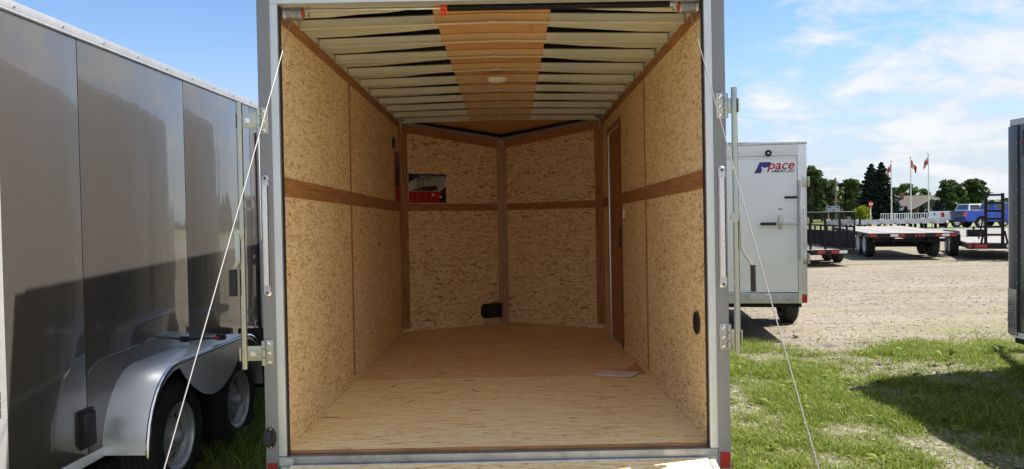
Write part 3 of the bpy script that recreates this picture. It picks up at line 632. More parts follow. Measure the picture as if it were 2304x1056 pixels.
b = TB(); b.prism([(RY, -0.056), (RY, -0.018), (0.0, -0.018), (0.0, -0.024), (RY+0.006, -0.024), (RY+0.006, -0.056)], 'x', -1.038, 1.038); b.build('sill', 'sill_steel', T, bevel=0.0015)
b = TB(); b.box(-1.04, 1.04, RY+0.012, 0.05, -0.135, -0.03); b.build('rear_sill_beam', 'galvanised', T)
b = TB(); b.prism([(-1.037, -0.058), (-0.975, -0.058), (-0.965, -0.03), (-1.0, -0.019), (-1.037, -0.019)], 'y', RY-0.006, RY-0.0005); b.build('weld_plate', 'galv_small', T)
for s, h in ((-1, -0.045), (1, -0.036)):
    b = TB(); b.box(*sorted((s*1.047, s*1.094)), RY-0.004, RY-0.0005, h-0.075, h); b.build('reflector', 'red_reflector', T, bevel=0.001)
# LED light bars
for s in (-1, 1):
    xc, za, zb = s*1.073, 0.765, 1.295
    lb = TB(); lb.box(xc-0.016, xc+0.016, RY-0.012, RY-0.0005, za, zb); lo = lb.build('light_bar', 'galvanised', T, bevel=0.003)
    b = TB(); b.box(xc-0.012, xc+0.010, RY-0.019, RY-0.0125, za+0.03, zb-0.03); b.build('lens', 'clear_lens', lo, bevel=0.003)
    b = TB(); b.box(xc+0.0112, xc+0.0145, RY-0.016, RY-0.0125, za+0.03, zb-0.03); b.build('gasket_line', 'gasket', lo)
    for z in (za-0.004, zb+0.004):
        b = TB(); b.lathe([(RY-0.0005, 0.019), (RY-0.008, 0.018), (RY-0.013, 0.012), (RY-0.014, 0.0001)], (xc, 0, z), 'y', 16); b.build('end_cap', 'galvanised', lo, smooth=True)
        b = TB(); b.cyl((xc, RY-0.013, z), (xc, RY-0.017, z), 0.006, 8); b.build('screw', 'gasket', lo)
    d0 = None
    for k in range(14):
        z = za+0.10+k*0.030
        if d0 is None:
            b = MB(); b.lathe([(0, 0.006), (-0.002, 0.005), (-0.003, 0.0001)], axis='y', n=6); d0 = b.build('diode', 'lens_diode', lo, loc=(xc-0.001, RY-0.0195, FZ+z))
        else: inst(d0, lo, (xc-0.001+random.uniform(-.002, .002), RY-0.0195, FZ+z))
# bar locks on open hinges
for s in (-1, 1):
    xb = s*1.135 if s > 0 else -1.185; z0, z1 = (0.44, 1.685) if s > 0 else (0.405, 1.655)
    b = TB(); b.tube([(xb, RY-0.015, z0), (xb, RY-0.015, z1)], 0.0145, 16); bar = b.build('lock_bar', 'zinc', T, smooth=True)
    for zc_ in (z0+0.072, z1-0.085):
        b = TB(); b.box(*sorted((s*1.052, s*1.092)), RY-0.006, RY-0.0005, zc_-0.062, zc_+0.062); h = b.build('hinge', 'zinc', bar, bevel=0.003)
        xk = s*1.098
        for dz0, dz1 in ((-0.058, -0.022), (-0.018, 0.018), (0.022, 0.058)):
            b = TB(); b.cyl((xk, RY-0.010, zc_+dz0), (xk, RY-0.010, zc_+dz1), 0.010, 12); b.build('knuckle', 'zinc', bar, smooth=True)
        b = TB(); b.box(*sorted((xk+s*0.004, xb)), RY-0.014, RY-0.009, zc_-0.035, zc_+0.035); b.build('hinge_leaf', 'zinc', bar, bevel=0.002)
        b = TB(); b.box(xb-0.019, xb-0.014 if s > 0 else xb-0.012, RY-0.032, RY+0.004, zc_-0.032, zc_+0.032)
        if s > 0: b = TB(); b.box(xb+0.013, xb+0.019, RY-0.032, RY+0.004, zc_-0.032, zc_+0.032)
        b.build('bar_clip', 'zinc', bar, bevel=0.001)
        if s < 0:
            b = TB(); b.cyl((-1.145, RY-0.014, zc_), (-1.145, RY-0.022, zc_), 0.014, 14, 0.012); b.build('pivot_bolt', 'chrome', bar, smooth=True)
        for dz in (-0.044, 0.0, 0.044):
            b = TB(); b.lathe([(RY-0.006, 0.0115), (RY-0.009, 0.011), (RY-0.013, 0.007), (RY-0.0135, 0.003), (RY-0.011, 0.0001)], (s*1.072, 0, zc_+dz), 'y', 12); b.build('bolt', 'chrome', bar, smooth=True)
    if s > 0:
        zp = 1.075; b = TB(); b.cyl((xb-0.005, RY-0.032, zp), (xb-0.005, RY-0.005, zp), 0.022, 14); b.build('lever_boss', 'zinc', bar, smooth=True)
        b = TB(); b.tube([(xb+0.014, RY-0.03, zp+0.02), (xb+0.018, RY-0.03, zp-0.06), (xb+0.020, RY-0.03, zp-0.15), (xb+0.045, RY-0.03, zp-0.19), (xb+0.075, RY-0.03, zp-0.235)], 0.007, 8); b.build('lever', 'zinc', bar, smooth=True)
        b = TB(); b.tube([(xb+0.072, RY-0.03, zp-0.225), (xb+0.073, RY-0.03, zp-0.35)], 0.0125, 10); b.build('grip', 'black_plastic', bar, smooth=True)
    else:
        zp = 1.04; b = TB(); b.box(xb-0.030, xb+0.016, RY-0.034, RY-0.030, zp-0.026, zp+0.018); b.build('lever_boss', 'zinc', bar, bevel=0.003)
        b = TB(); b.prism([(xb-0.026, zp), (xb-0.004, zp), (xb-0.002, zp-0.13), (xb-0.030, zp-0.165), (xb-0.038, zp-0.165), (xb-0.024, zp-0.13)], 'y', RY-0.041, RY-0.035); b.build('lever', 'zinc', bar, bevel=0.001)
        b = TB(); b.box(xb-0.055, xb-0.020, RY-0.05, RY-0.028, zp-0.29, zp-0.165); b.build('grip', 'black_plastic', bar, bevel=0.006)
# plate lamp on the left post
b = TB(); b.lathe([(RY-0.0005, 0.030), (RY-0.006, 0.030), (RY-0.010, 0.024), (RY-0.010, 0.0001)], (-1.078, 0, 0.075), 'y', 24); pl = b.build('plate_lamp', 'black_plastic', T, smooth=True)
pl.scale = (1, 1, 1)
for v in pl.data.vertices: v.co.z = (v.co.z-(FZ+0.075))*1.65+FZ+0.075
b = TB(); b.prism([(RY-0.0105, 0.035), (RY-0.040, 0.045), (RY-0.044, 0.085), (RY-0.030, 0.112), (RY-0.0105, 0.115)], 'x', -1.100, -1.066); b.build('lamp_hood', 'black_plastic', pl, bevel=0.006)
for z in (0.034, 0.118):
    b = TB(); b.cyl((-1.072, RY-0.0105, z), (-1.072, RY-0.014, z), 0.005, 8); b.build('screw', 'chrome', pl)
# spring-lift hardware
YS, ZS = 0.075, 2.120
b = TB(); b.cyl((-0.99, YS, ZS), (0.99, YS, ZS), 0.008, 10); shaft = b.build('lift_shaft', 'galvanised', T, smooth=True)
b = TB(); pts = []; turns = 118
for k in range(turns*8+1):
    q = 2*math.pi*k/8; pts.append((-0.215+1.085*k/(turns*8), YS+0.0155*math.cos(q), ZS+0.0155*math.sin(q)))
b.tube(pts, 0.0042, 4); b.build('torsion_spring', 'spring_black', shaft, smooth=True)
b = TB(); b.cyl((-0.215, YS, ZS), (0.87, YS, ZS), 0.0125, 10); b.build('spring_core', 'spring_black', shaft)
b = TB(); b.cyl((-0.245, YS, ZS), (-0.212, YS, ZS), 0.021, 16, 0.018); b.box(-0.243, -0.222, YS-0.02, YS+0.02, ZS-0.034, ZS-0.018); b.build('winding_cone', 'orange_cone', shaft)
b = TB(); b.cyl((0.868, YS, ZS), (0.90, YS, ZS), 0.018, 14); b.build('end_cone', 'galvanised', shaft, smooth=True)
for s in (-1, 1):
    prof = [(s*0.915, 0.014), (s*0.915, 0.036), (s*0.922, 0.037)]
    for k in range(9): prof += [(s*(0.925+0.008*k), 0.034), (s*(0.929+0.008*k), 0.0365)]
    prof += [(s*1.0, 0.040), (s*1.004, 0.040), (s*1.004, 0.01)]
    b = TB(); b.lathe(prof, (0, YS, ZS-0.012), 'x', 26); b.build('cable_drum', 'sill_steel', shaft, smooth=True)
    b = TB(); b.cyl((s*0.908, YS, ZS-0.012), (s*0.9145, YS, ZS-0.012), 0.020, 16); b.build('drum_hub', 'orange_cone', shaft)
    b = TB(); b.box(*sorted((s*0.885, s*0.893)), YS-0.018, YS+0.02, ZS-0.03, ZS+0.05); b.build('bearing_plate', 'galvanised', shaft, bevel=0.002)
# the lowered ramp and its cables
RL = 2.05; drop = FZ-0.058-0.03; ra = math.asin((drop)/RL)
ra = R(13.8)
def rp(x, u, w_=0.0):                            # ramp coordinates -> trailer coordinates (floor at 0)
    return Vector((x, RY-0.006-u*math.cos(ra)-w_*math.sin(ra)*0, -0.054-u*math.sin(ra)+w_))
def rslab(x0, x1, u0, u1, w0, w1):
    b = TB(); b.add([rp(x, u, w_) for x in (x0, x1) for u in (u0, u1) for w_ in (w0, w1)], [(0, 1, 3, 2), (4, 6, 7, 5), (0, 4, 5, 1), (2, 3, 7, 6), (0, 2, 6, 4), (1, 5, 7, 3)]); return b
ramp_o = rslab(-0.985, 0.985, 0.012, RL-0.02, -0.026, -0.001).build('ramp_door', 'osb_floor', T, bevel=0.002)
for s in (-1, 1):
    rslab(*sorted((s*0.987, s*1.015)), 0.03, RL, -0.055, 0.004).build('edge_frame', 'aluminium', ramp_o, bevel=0.004)
rslab(-0.985, 0.985, RL-0.018, RL+0.02, -0.055, 0.003).build('end_frame', 'aluminium', ramp_o, bevel=0.003)
b = TB(); b.cyl(rp(-0.98, 0.004, -0.006), rp(0.98, 0.004, -0.006), 0.0075, 10); b.build('hinge_pin', 'galvanised', ramp_o, smooth=True)
rslab(-0.985, 0.985, 0.03, RL, -0.052, -0.028).build('ramp_skin', 'charcoal_paint', ramp_o)
for s in (-1, 1):
    a = Vector((s*0.962, YS-0.025, ZS-0.045)); e = rp(s*1.045 if s < 0 else 1.03, RL-0.12, 0.01)
    b = TB(); b.tube([a.lerp(e, k/10)+Vector((0, 0, -0.012*math.sin(math.pi*k/10))) for k in range(11)], 0.0023, 6); c = b.build('lift_cable', 'cable_wire', T, smooth=True)
    b = TB(); b.cyl(e-Vector((s*0.03, 0, 0.0)), e+Vector((s*0.02, 0, 0)), 0.011, 8); b.build('cable_eye', 'zinc', c)
# side door in the right wall
dx0 = HW
dr = TB(); dr.box(HW+0.004, HW+0.028, 2.80, 3.526, 0.015, 1.875); door = dr.build('side_door', 'luan_v', T, bevel=0.002)
for (a, c, z0, z1) in ((2.762, 2.795, 0.002, 1.90), (3.530, 3.548, 0.002, 1.90)):
    b = TB(); b.box(HW-0.006, HW+0.03, a, c, z0, z1); b.build('door_frame', 'aluminium' if c > 3 else 'frame_brown_black', door, bevel=0.002)
b = TB(); b.box(HW-0.006, HW+0.03, 2.796, 3.529, 1.878, 1.90); b.build('door_frame', 'aluminium', door)
b = TB(); b.box(HW-0.006, HW+0.03, 2.796, 3.519, 0.001, 0.013); b.build('door_sill', 'aluminium', door)
b = TB(); b.box(HW+0.0015, HW+0.0038, 2.83, 3.49, 0.03, 0.42); b.build('kick_plate', 'luan_x', door)
b = TB(); b.box(HW-0.006, HW+0.0038, 2.83, 2.90, 0.86, 1.02); b.build('door_latch', 'black_plastic', door, bevel=0.003)
for (a, c, z0, z1) in ((2.715, 2.760, 0.05, 1.902), (3.549, 3.60, 0.05, 1.902), (2.715, 3.60, 1.903, 1.95)):
    b = TB(); b.box(HW-0.005, HW, a, c, z0, z1); b.build('door_casing', 'luan_v', T)
b = TB(); b.box(HW-0.012, HW-0.0005, 2.60, 2.64, 1.10, 1.17); b.build('light_switch', 'white_plastic', T, bevel=0.002)
# wall vents and junction box
def oval(s, y, z, ry, rz_, name):
    b = TB(); b.lathe([(s*(HW-0.0005), 1.0), (s*(HW-0.010), 1.0), (s*(HW-0.012), 0.85), (s*(HW-0.004), 0.80), (s*(HW-0.003), 0.0001)], (0, 0, 0), 'x', 24)
    b.v = [(v[0], y+v[1]*ry, FZ+z+(v[2]-FZ)*rz_) for v in b.v]
    o = b.build(name, 'black_plastic', T, smooth=True)
    for k in range(-2, 3):
        q = MB(); q.box(*sorted((s*(HW-0.011), s*(HW-0.005))), y-ry*0.75*math.sqrt(1-(k/3)**2), y+ry*0.75*math.sqrt(1-(k/3)**2), FZ+z+k*rz_*0.26-0.004, FZ+z+k*rz_*0.26+0.004); q.build('louvre', 'black_plastic', o)
oval(1, 0.215, 0.545, 0.06, 0.058, 'wall_vent'); oval(-1, 3.62, 1.86, 0.065, 0.055, 'wall_vent')
P0 = Vector((-HW, LL, 0)); P1 = Vector((0, LL+NN, 0)); dn = (P1-P0).normalized(); nr = Vector((dn.y, -dn.x, 0))
def nbox(u0, u1, z0, z1, o0, o1):
    b = TB(); b.add([P0+dn*u+nr*o+Vector((0, 0, z)) for u in (u0, u1) for o in (o0, o1) for z in (z0, z1)], [(0, 1, 3, 2), (4, 6, 7, 5), (0, 4, 5, 1), (2, 3, 7, 6), (0, 2, 6, 4), (1, 5, 7, 3)]); return b
jb = nbox(0.93, 1.125, 0.075, 0.215, 0.001, 0.085).build('junction_box', 'black_plastic', T, bevel=0.006)
nbox(0.905, 0.928, 0.09, 0.20, 0.001, 0.06).build('box_flange', 'black_plastic', jb, bevel=0.003)
nbox(0.925, 1.13, 0.2155, 0.222, 0.0, 0.09).build('box_lid', 'black_plastic', jb, bevel=0.002)

# ------------------------------------------------------------------ posters and the loose sheet
def on_trailer(o): o.matrix_world = Matrix.Rotation(-TILT, 4, 'X') @ o.matrix_world
PO = thing('poster', 'trailer frame poster with blue heading and red strip on the nose wall', 'poster', rx=-TILT)
U0, U1, Z0, Z1 = 0.025+0.06, 0.025+0.485, 1.305, 1.60
def pbox(u0, u1, v0, v1, o0, o1, name, mat, par):   # u,v in 0..1 on the sheet
    b = nbox(U0+(U1-U0)*u0, U0+(U1-U0)*u1, Z0+(Z1-Z0)*v0, Z0+(Z1-Z0)*v1, o0, o1); return b.build(name, mat, par)
pbox(0, 1, 0, 1, 0.0085, 0.0100, 'sheet', 'poster_paper', PO)
pbox(0, 1, 0.86, 1.0, 0.0101, 0.0106, 'heading_band', 'poster_blue', PO)
pbox(0, 1, 0.0, 0.40, 0.0101, 0.0106, 'picture_strip', 'poster_red', PO)
pbox(0.83, 1, 0.0, 0.34, 0.0107, 0.0110, 'dark_corner', 'print_black', PO)
def pquad(pts, o, name, mat, par):
    P = [P0+dn*(U0+(U1-U0)*u)+nr*o+Vector((0, 0, Z0+(Z1-Z0)*v)) for u, v in pts]; b = TB(); n = len(P)
    b.add(P+[p+nr*0.0004 for p in P], [tuple(range(n)), tuple(range(n, 2*n))[::-1]]+[(k, (k+1) % n, n+(k+1) % n, n+k) for k in range(n)]); return b.build(name, mat, par)
pquad([(0, 0.68), (0, 0.86), (0.2, 0.86)], 0.0101, 'dark_corner', 'print_black', PO); pquad([(0.82, 0.40), (1, 0.57), (1, 0.40)], 0.0101, 'dark_corner', 'print_black', PO)
fr = [((0.05, 0.43), (0.45, 0.55)), ((0.14, 0.45), (0.78, 0.44)), ((0.45, 0.55), (0.92, 0.56)), ((0.14, 0.45), (0.14, 0.80)), ((0.14, 0.80), (0.60, 0.78)), ((0.18, 0.86), (0.92, 0.79)), ((0.92, 0.79), (0.90, 0.56)), ((0.27, 0.50), (0.27, 0.83)), ((0.37, 0.52), (0.37, 0.83))]
for k in range(15): fr.append(((0.20+k*0.048, 0.50 if k < 6 else 0.57), (0.20+k*0.048, 0.84-k*0.003)))
for (a, c) in fr:
    w_ = 0.007; d_ = Vector((c[0]-a[0], c[1]-a[1])).normalized(); q_ = (-d_.y*w_, d_.x*w_)
    pquad([(a[0]-q_[0], a[1]-q_[1]), (c[0]-q_[0], c[1]-q_[1]), (c[0]+q_[0], c[1]+q_[1]), (a[0]+q_[0], a[1]+q_[1])], 0.0101+random.uniform(0.0001, 0.0005), 'frame_bar', 'print_black', PO)
pquad([(0.10, 0.42), (0.62, 0.41), (0.80, 0.47), (0.72, 0.60), (0.40, 0.56)], 0.0107, 'chassis_print', 'print_black', PO)
for (u, v) in ((0.36, 0.30), (0.55, 0.30), (0.64, 0.28), (0.16, 0.17), (0.37, 0.10), (0.65, 0.11), (0.85, 0.20)):
    pbox(u-0.03, u+0.03, v-0.035, v+0.035, 0.0111, 0.0114, 'inset_print', 'print_white' if u in (0.64, 0.85) else 'print_black', PO)
def ptext(body, size, u, v, mat):
    vs_, fs = text_geo(body, size)
    b = TB(); b.add([P0+dn*(U0+(U1-U0)*u+x)+nr*0.0113+Vector((0, 0, Z0+(Z1-Z0)*v+y)) for x, y, z in vs_], fs); return b.build('lettering', mat, PO, recalc=False)
ptext('Superior Chassis Design', 0.030, 0.28, 0.885, 'print_white')
P2 = thing('poster', 'narrow dark poster on the side wall by the nose corner', 'poster', rx=-TILT)
b = TB(); b.box(-HW+0.0062, -HW+0.0075, 3.68, 3.96, 1.315, 1.79); b.build('sheet', 'poster_blue', P2)
b = TB(); b.box(-HW+0.0076, -HW+0.0079, 3.68, 3.96, 1.32, 1.46); b.build('picture_strip', 'poster_red', P2)
b = TB(); b.box(-HW+0.0076, -HW+0.0079, 3.70, 3.94, 1.50, 1.66); b.build('picture_strip', 'print_black', P2)
PA = MB(); nx, ny = 10, 6; vs_ = []
for j in range(ny+1):
    for i in range(nx+1):
        u, v = i/nx-.5, j/ny-.5; vs_.append((u*0.30, v*0.215, 0.003+0.004*max(0, u*1.3)**2*4+0.002*math.sin(5*u+2*v)))
PA.add(vs_, [(j*(nx+1)+i, j*(nx+1)+i+1, (j+1)*(nx+1)+i+1, (j+1)*(nx+1)+i) for j in range(ny) for i in range(nx)])
po = PA.build('paper_sheet', 'paper_pink', smooth=True); po.location = TM @ Vector((0.80, 1.70, FZ+0.002)); po.rotation_euler = (-TILT, 0, R(-28))
po.data.transform(Matrix.Identity(4)); so_ = po.modifiers.new('thick', 'SOLIDIFY'); so_.thickness = 0.0012
tag(po, 'loose printed paper sheet lying on the trailer floor', 'paper')

# ==================================================================== the charcoal tandem trailer beside it
def T2(label): return thing('cargo_trailer', label, 'trailer')
Dt = thing('cargo_trailer', 'charcoal enclosed tandem-axle trailer with shiny metal fenders, closed side door', 'trailer', (-3.215, -0.26, 0), rz=R(-1.9), rx=R(-0.35))
DW, DZ0, DZ1 = 1.065, 0.36, 2.60
shell(Dt, DW, 0.0, 4.75, 0.75, DZ0, DZ1, 'charcoal_paint', panel=1.19, first=0.60, axles=(1.16, 2.07), wr=0.335, rim='rim_grey', zax=0.345)
for s in (-1, 1):
    b = MB(); b.box(*sorted((s*(DW-0.07), s*(DW+0.004))), -0.06, -0.0005, DZ0-0.03, DZ1+0.01); b.build('rear_post', 'aluminium', Dt, bevel=0.004)
b = MB(); b.box(-DW+0.07, DW-0.07, -0.058, 0.0, DZ1-0.12, DZ1+0.01); b.build('header', 'aluminium', Dt)
b = MB(); b.box(-DW+0.075, DW-0.075, -0.05, -0.01, DZ0+0.12, DZ1-0.125); rd = b.build('rear_door', 'charcoal_paint', Dt, bevel=0.004)
b = MB(); b.box(-DW+0.07, DW-0.07, -0.06, 0.0, DZ0-0.03, DZ0+0.115); b.build('bumper_sill', 'galvanised', Dt)
for zc_ in (0.83, 1.94):
    b = MB(); b.box(DW-0.06, DW+0.012, -0.066, -0.0605, zc_-0.06, zc_+0.06); h = b.build('hinge', 'zinc', Dt, bevel=0.002)
    for k in (-1, 0, 1):
        b = MB(); b.cyl((DW+0.012, -0.068, zc_+k*0.04-0.018), (DW+0.012, -0.068, zc_+k*0.04+0.018), 0.010, 12); b.build('knuckle', 'zinc', h, smooth=True)
b = MB(); b.box(DW-0.045, DW-0.012, -0.075, -0.0605, 1.12, 1.58); lb = b.build('light_bar', 'clear_lens', Dt, bevel=0.004)
b = MB(); b.box(DW-0.048, DW-0.009, -0.069, -0.0602, 1.10, 1.60); b.build('light_frame', 'gasket', lb, bevel=0.004)
# flow vent, marker lamps
b = MB(); b.box(DW, DW+0.010, 0.53, 0.645, 0.45, 0.65); vt = b.build('side_vent', 'black_plastic', Dt, bevel=0.005)
b = MB(); b.prism([(DW+0.010, 0.0), (DW+0.034, 0.02), (DW+0.034, 0.08), (DW+0.010, 0.10)], 'z', 0.465, 0.635); b.v = [(v[0], v[1]+0.54, v[2]) for v in b.v]; b.build('vent_hood', 'black_plastic', vt, bevel=0.006)
for k in range(9):
    b = MB(); b.box(DW+0.010, DW+0.016, 0.527, 0.539, 0.465+k*0.02, 0.475+k*0.02); b.build('louvre', 'gasket', vt)
b = MB(); b.lathe([(DW, 0.014), (DW+0.008, 0.013), (DW+0.014, 0.006), (DW+0.015, 0.0001)], (0, 0.16, 0.46), 'x', 14); b.build('marker_lamp', 'red_plastic', Dt, smooth=True)
b = MB(); b.cyl((DW, 1.73, 0.83), (DW+0.23, 1.73, 0.835), 0.007, 8); b.cyl((DW, 1.73, 0.83), (DW+0.02, 1.73, 0.83), 0.02, 10); st = b.build('marker_stalk', 'black_plastic', Dt, smooth=True)
b = MB(); b.box(DW+0.21, DW+0.265, 1.705, 1.755, 0.822, 0.86); b.build('marker_body', 'black_plastic', st, bevel=0.008)
b = MB(); b.box(DW+0.212, DW+0.236, 1.698, 1.7045, 0.828, 0.852); b.build('marker_lens', 'red_plastic', st, bevel=0.003)
# mud flap behind the front wheel
b = MB(); b.box(DW+0.02, DW+0.24, 2.58, 2.59, 0.32, 0.78); b.build('mud_flap', 'rubber', Dt, bevel=0.003)
# side door ahead of the wheels
y0, y1, z0, z1 = 3.12, 4.00, 0.44, 2.35
dfr = MB()
b = MB(); b.box(DW+0.001, DW+0.018, y0+0.05, y1-0.05, z0+0.05, z1-0.05); sd = b.build('side_door', 'charcoal_paint', Dt, bevel=0.003)
for (a, c, e, f_) in ((y0, y0+0.05, z0, z1), (y1-0.05, y1, z0, z1), (y0+0.05, y1-0.05, z1-0.05, z1), (y0+0.05, y1-0.05, z0, z0+0.05)):
    b = MB(); b.box(DW+0.0005, DW+0.026, a+0.0005, c-0.0005, e, f_); b.build('door_frame', 'white_trim', sd, bevel=0.003)
b = MB(); b.box(DW, DW+0.010, y0-0.02, y0-0.002, z0, z1); b.build('door_seal', 'gasket', sd)
b = MB(); b.tube([(DW+0.055, y0+0.06, 0.72), (DW+0.055, y0+0.06, 1.80)], 0.017, 12); b.build('lock_bar', 'black_plastic', sd, smooth=True)
for z in (0.78, 1.76):
    for dz in (-0.05, 0.05):
        b = MB(); b.box(DW+0.026, DW+0.078, y0+0.035, y0+0.085, z+dz-0.018, z+dz+0.018); b.build('bar_clip', 'galvanised', sd, bevel=0.004)
b = MB(); b.tube([(DW+0.018, y0+0.30, 1.60), (DW+0.05, y0+0.30, 1.60), (DW+0.075, y0+0.30, 1.56), (DW+0.085, y0+0.30, 1.48), (DW+0.085, y0+0.30, 1.38), (DW+0.075, y0+0.30, 1.30), (DW+0.05, y0+0.30, 1.26), (DW+0.018, y0+0.30, 1.26)], 0.009, 10); b.build('grab_handle', 'chrome', sd, smooth=True)
b = MB(); b.box(DW+0.018, DW+0.045, y0+0.28, y0+0.36, 1.06, 1.16); b.cyl((DW+0.03, y0+0.2, 1.10), (DW+0.03, y0+0.45, 1.10), 0.010, 8); b.build('latch', 'galvanised', sd, bevel=0.004)
b = MB(); b.box(DW+0.046, DW+0.050, y0+0.27, y0+0.33, 1.17, 1.24); b.build('warning_tag', 'red_plastic', sd); b = MB(); b.box(DW+0.0503, DW+0.052, y0+0.275, y0+0.325, 1.195, 1.215); b.build('tag_print', 'print_white', sd)

# ==================================================================== the white single-axle trailer
wx, wy = xz(1812, 9.32)
Wt = thing('cargo_trailer', 'white enclosed single-axle trailer with closed ramp door on the gravel', 'trailer', (wx-0.94*math.cos(R(8)), wy+0.94*math.sin(R(8)), 0), rz=R(-8))
WW, WZ0, WZ1 = 0.94, 0.46, 2.38
shell(Wt, WW, 0.0, 3.05, 0.5, WZ0, WZ1, 'white_paint', panel=1.2, first=0.6, rail='rail_metal', axles=(1.6,), wr=0.335, rim='rim_white')
for s in (-1, 1):
    b = MB(); b.box(*sorted((s*(WW-0.10), s*(WW+0.004))), -0.06, -0.0005, WZ0, WZ1+0.004); b.build('rear_post', 'aluminium', Wt, bevel=0.004)
    b = MB(); b.box(*sorted((s*(WW-0.06), s*(WW-0.004))), -0.066, -0.0605, WZ0+0.01, WZ0+0.11); b.build('reflector', 'red_plastic', Wt, bevel=0.002)
b = MB(); b.box(-WW+0.1005, WW-0.1005, -0.059, 0.0, WZ1-0.13, WZ1+0.004); b.build('header', 'white_trim', Wt, bevel=0.003)
b = MB(); b.box(-WW-0.01, WW+0.012, -0.065, 0.1, WZ1+0.005, WZ1+0.035); b.build('roof_cap', 'galvanised', Wt, bevel=0.006)
b = MB(); b.box(-WW+0.1005, WW-0.1005, -0.058, 0.0, WZ0, WZ0+0.125); b.build('bumper_sill', 'galvanised', Wt, bevel=0.004)
b = MB(); b.box(-WW+0.105, WW-0.105, -0.056, -0.012, WZ0+0.135, WZ1-0.135); wd = b.build('ramp_door', 'white_paint', Wt, bevel=0.006)
for (a, c, e, f_) in ((-WW+0.105, WW-0.105, WZ0+0.135, WZ0+0.165), (-WW+0.105, WW-0.105, WZ1-0.165, WZ1-0.135)):
    b = MB(); b.box(a, c, -0.060, -0.0565, e, f_); b.build('edge_trim', 'white_trim', wd, bevel=0.001)
xb = WW-0.085
b = MB(); b.tube([(xb, -0.085, 0.98), (xb, -0.085, 1.95)], 0.013, 12); lbw = b.build('lock_bar', 'galvanised', Wt, smooth=True)
for z in (1.00, 1.93):
    b = MB(); b.box(WW-0.045, WW+0.035, -0.075, -0.0605, z-0.06, z+0.06); b.cyl((WW+0.015, -0.085, z-0.06), (WW+0.015, -0.085, z+0.06), 0.013, 10); b.build('hinge', 'zinc', lbw, bevel=0.002)
b = MB(); b.box(WW-0.035, WW-0.008, -0.078, -0.0605, 1.15, 1.62); b.build('light_bar', 'clear_lens', Wt, bevel=0.004)
b = MB(); b.cyl((xb-0.02, -0.10, 1.43), (xb-0.30, -0.10, 1.43), 0.011, 8); b.box(xb-0.24, xb-0.21, -0.10, -0.058, 1.37, 1.53); lv = b.build('latch_lever', 'zinc', Wt, bevel=0.001)
b = MB(); b.cyl((xb-0.28, -0.10, 1.43), (xb-0.46, -0.10, 1.43), 0.018, 10); b.build('grip', 'black_plastic', lv, smooth=True)
b = MB(); b.box(xb-0.17, xb-0.02, -0.0568, -0.0563, 1.73, 1.76); b.build('warning_decal', 'print_black', wd); b = MB(); b.box(xb-0.17, xb-0.02, -0.0568, -0.0563, 1.695, 1.728); b.build('warning_decal', 'print_white', wd)
b = MB(); b.box(xb-0.245, xb-0.19, -0.0568, -0.0563, 1.60, 1.61); b.build('warning_decal', 'print_black', wd)
b = MB(); b.box(-0.03, 0.28, -0.075, -0.0585, WZ0+0.075, WZ0+0.12); b.cyl((-0.02, -0.085, WZ0+0.12), (0.27, -0.085, WZ0+0.12), 0.012, 8); b.build('door_hinge', 'galvanised', Wt, bevel=0.003)
LX, LZ = WW-0.56, 2.05                          # lamp ring and lettering, measured from the right edge
b = MB(); b.lathe([(-0.06, 0.040), (-0.085, 0.037), (-0.088, 0.022), (-0.075, 0.018), (-0.075, 0.0001)], (WW-0.44, 0, WZ1-0.095), 'y', 20); lr = b.build('door_lamp', 'black_plastic', Wt, smooth=True)
b = MB(); b.lathe([(-0.076, 0.016), (-0.083, 0.012), (-0.084, 0.0001)], (WW-0.44, 0, WZ1-0.095), 'y', 12); b.build('lamp_lens', 'clear_lens', lr, smooth=True)
YL = -0.0568
def lpoly(pts, name, mat, dy=0.0):
    b = MB(); b.prism([(LX+x, LZ+z) for x, z in pts], 'y', YL-dy-0.0006, YL-dy); return b.build(name, mat, wd)
lpoly([(-0.045, -0.005), (0.02, 0.128), (0.155, 0.128), (0.125, 0.066), (0.083, 0.062), (0.072, 0.05), (0.055, 0.075), (0.036, 0.060), (0.050, 0.038), (0.040, 0.018), (0.032, -0.005)], 'logo_emblem', 'logo_blue')
lpoly([(-0.045, -0.005), (0.02, 0.128), (0.034, 0.128), (-0.027, -0.005)], 'logo_stripe', 'logo_navy', 0.0008)
def ltext(body, size, x, z, mat, shear, bold, sx, dy=0.001):
    vs_, fs = text_geo(body, size, shear, bold, 0.0, sx); b = MB(); b.add([(LX+x+q[0], YL-dy, LZ+z+q[1]) for q in vs_], fs); return b.build('lettering', mat, wd, recalc=False)
ltext('pace', 0.150, 0.108, 0.042, 'logo_red', 0.30, 0.0024, 1.12)
ltext('AMERICAN', 0.050, 0.150, 0.0, 'logo_navy', 0.2, 0.0007, 1.10)

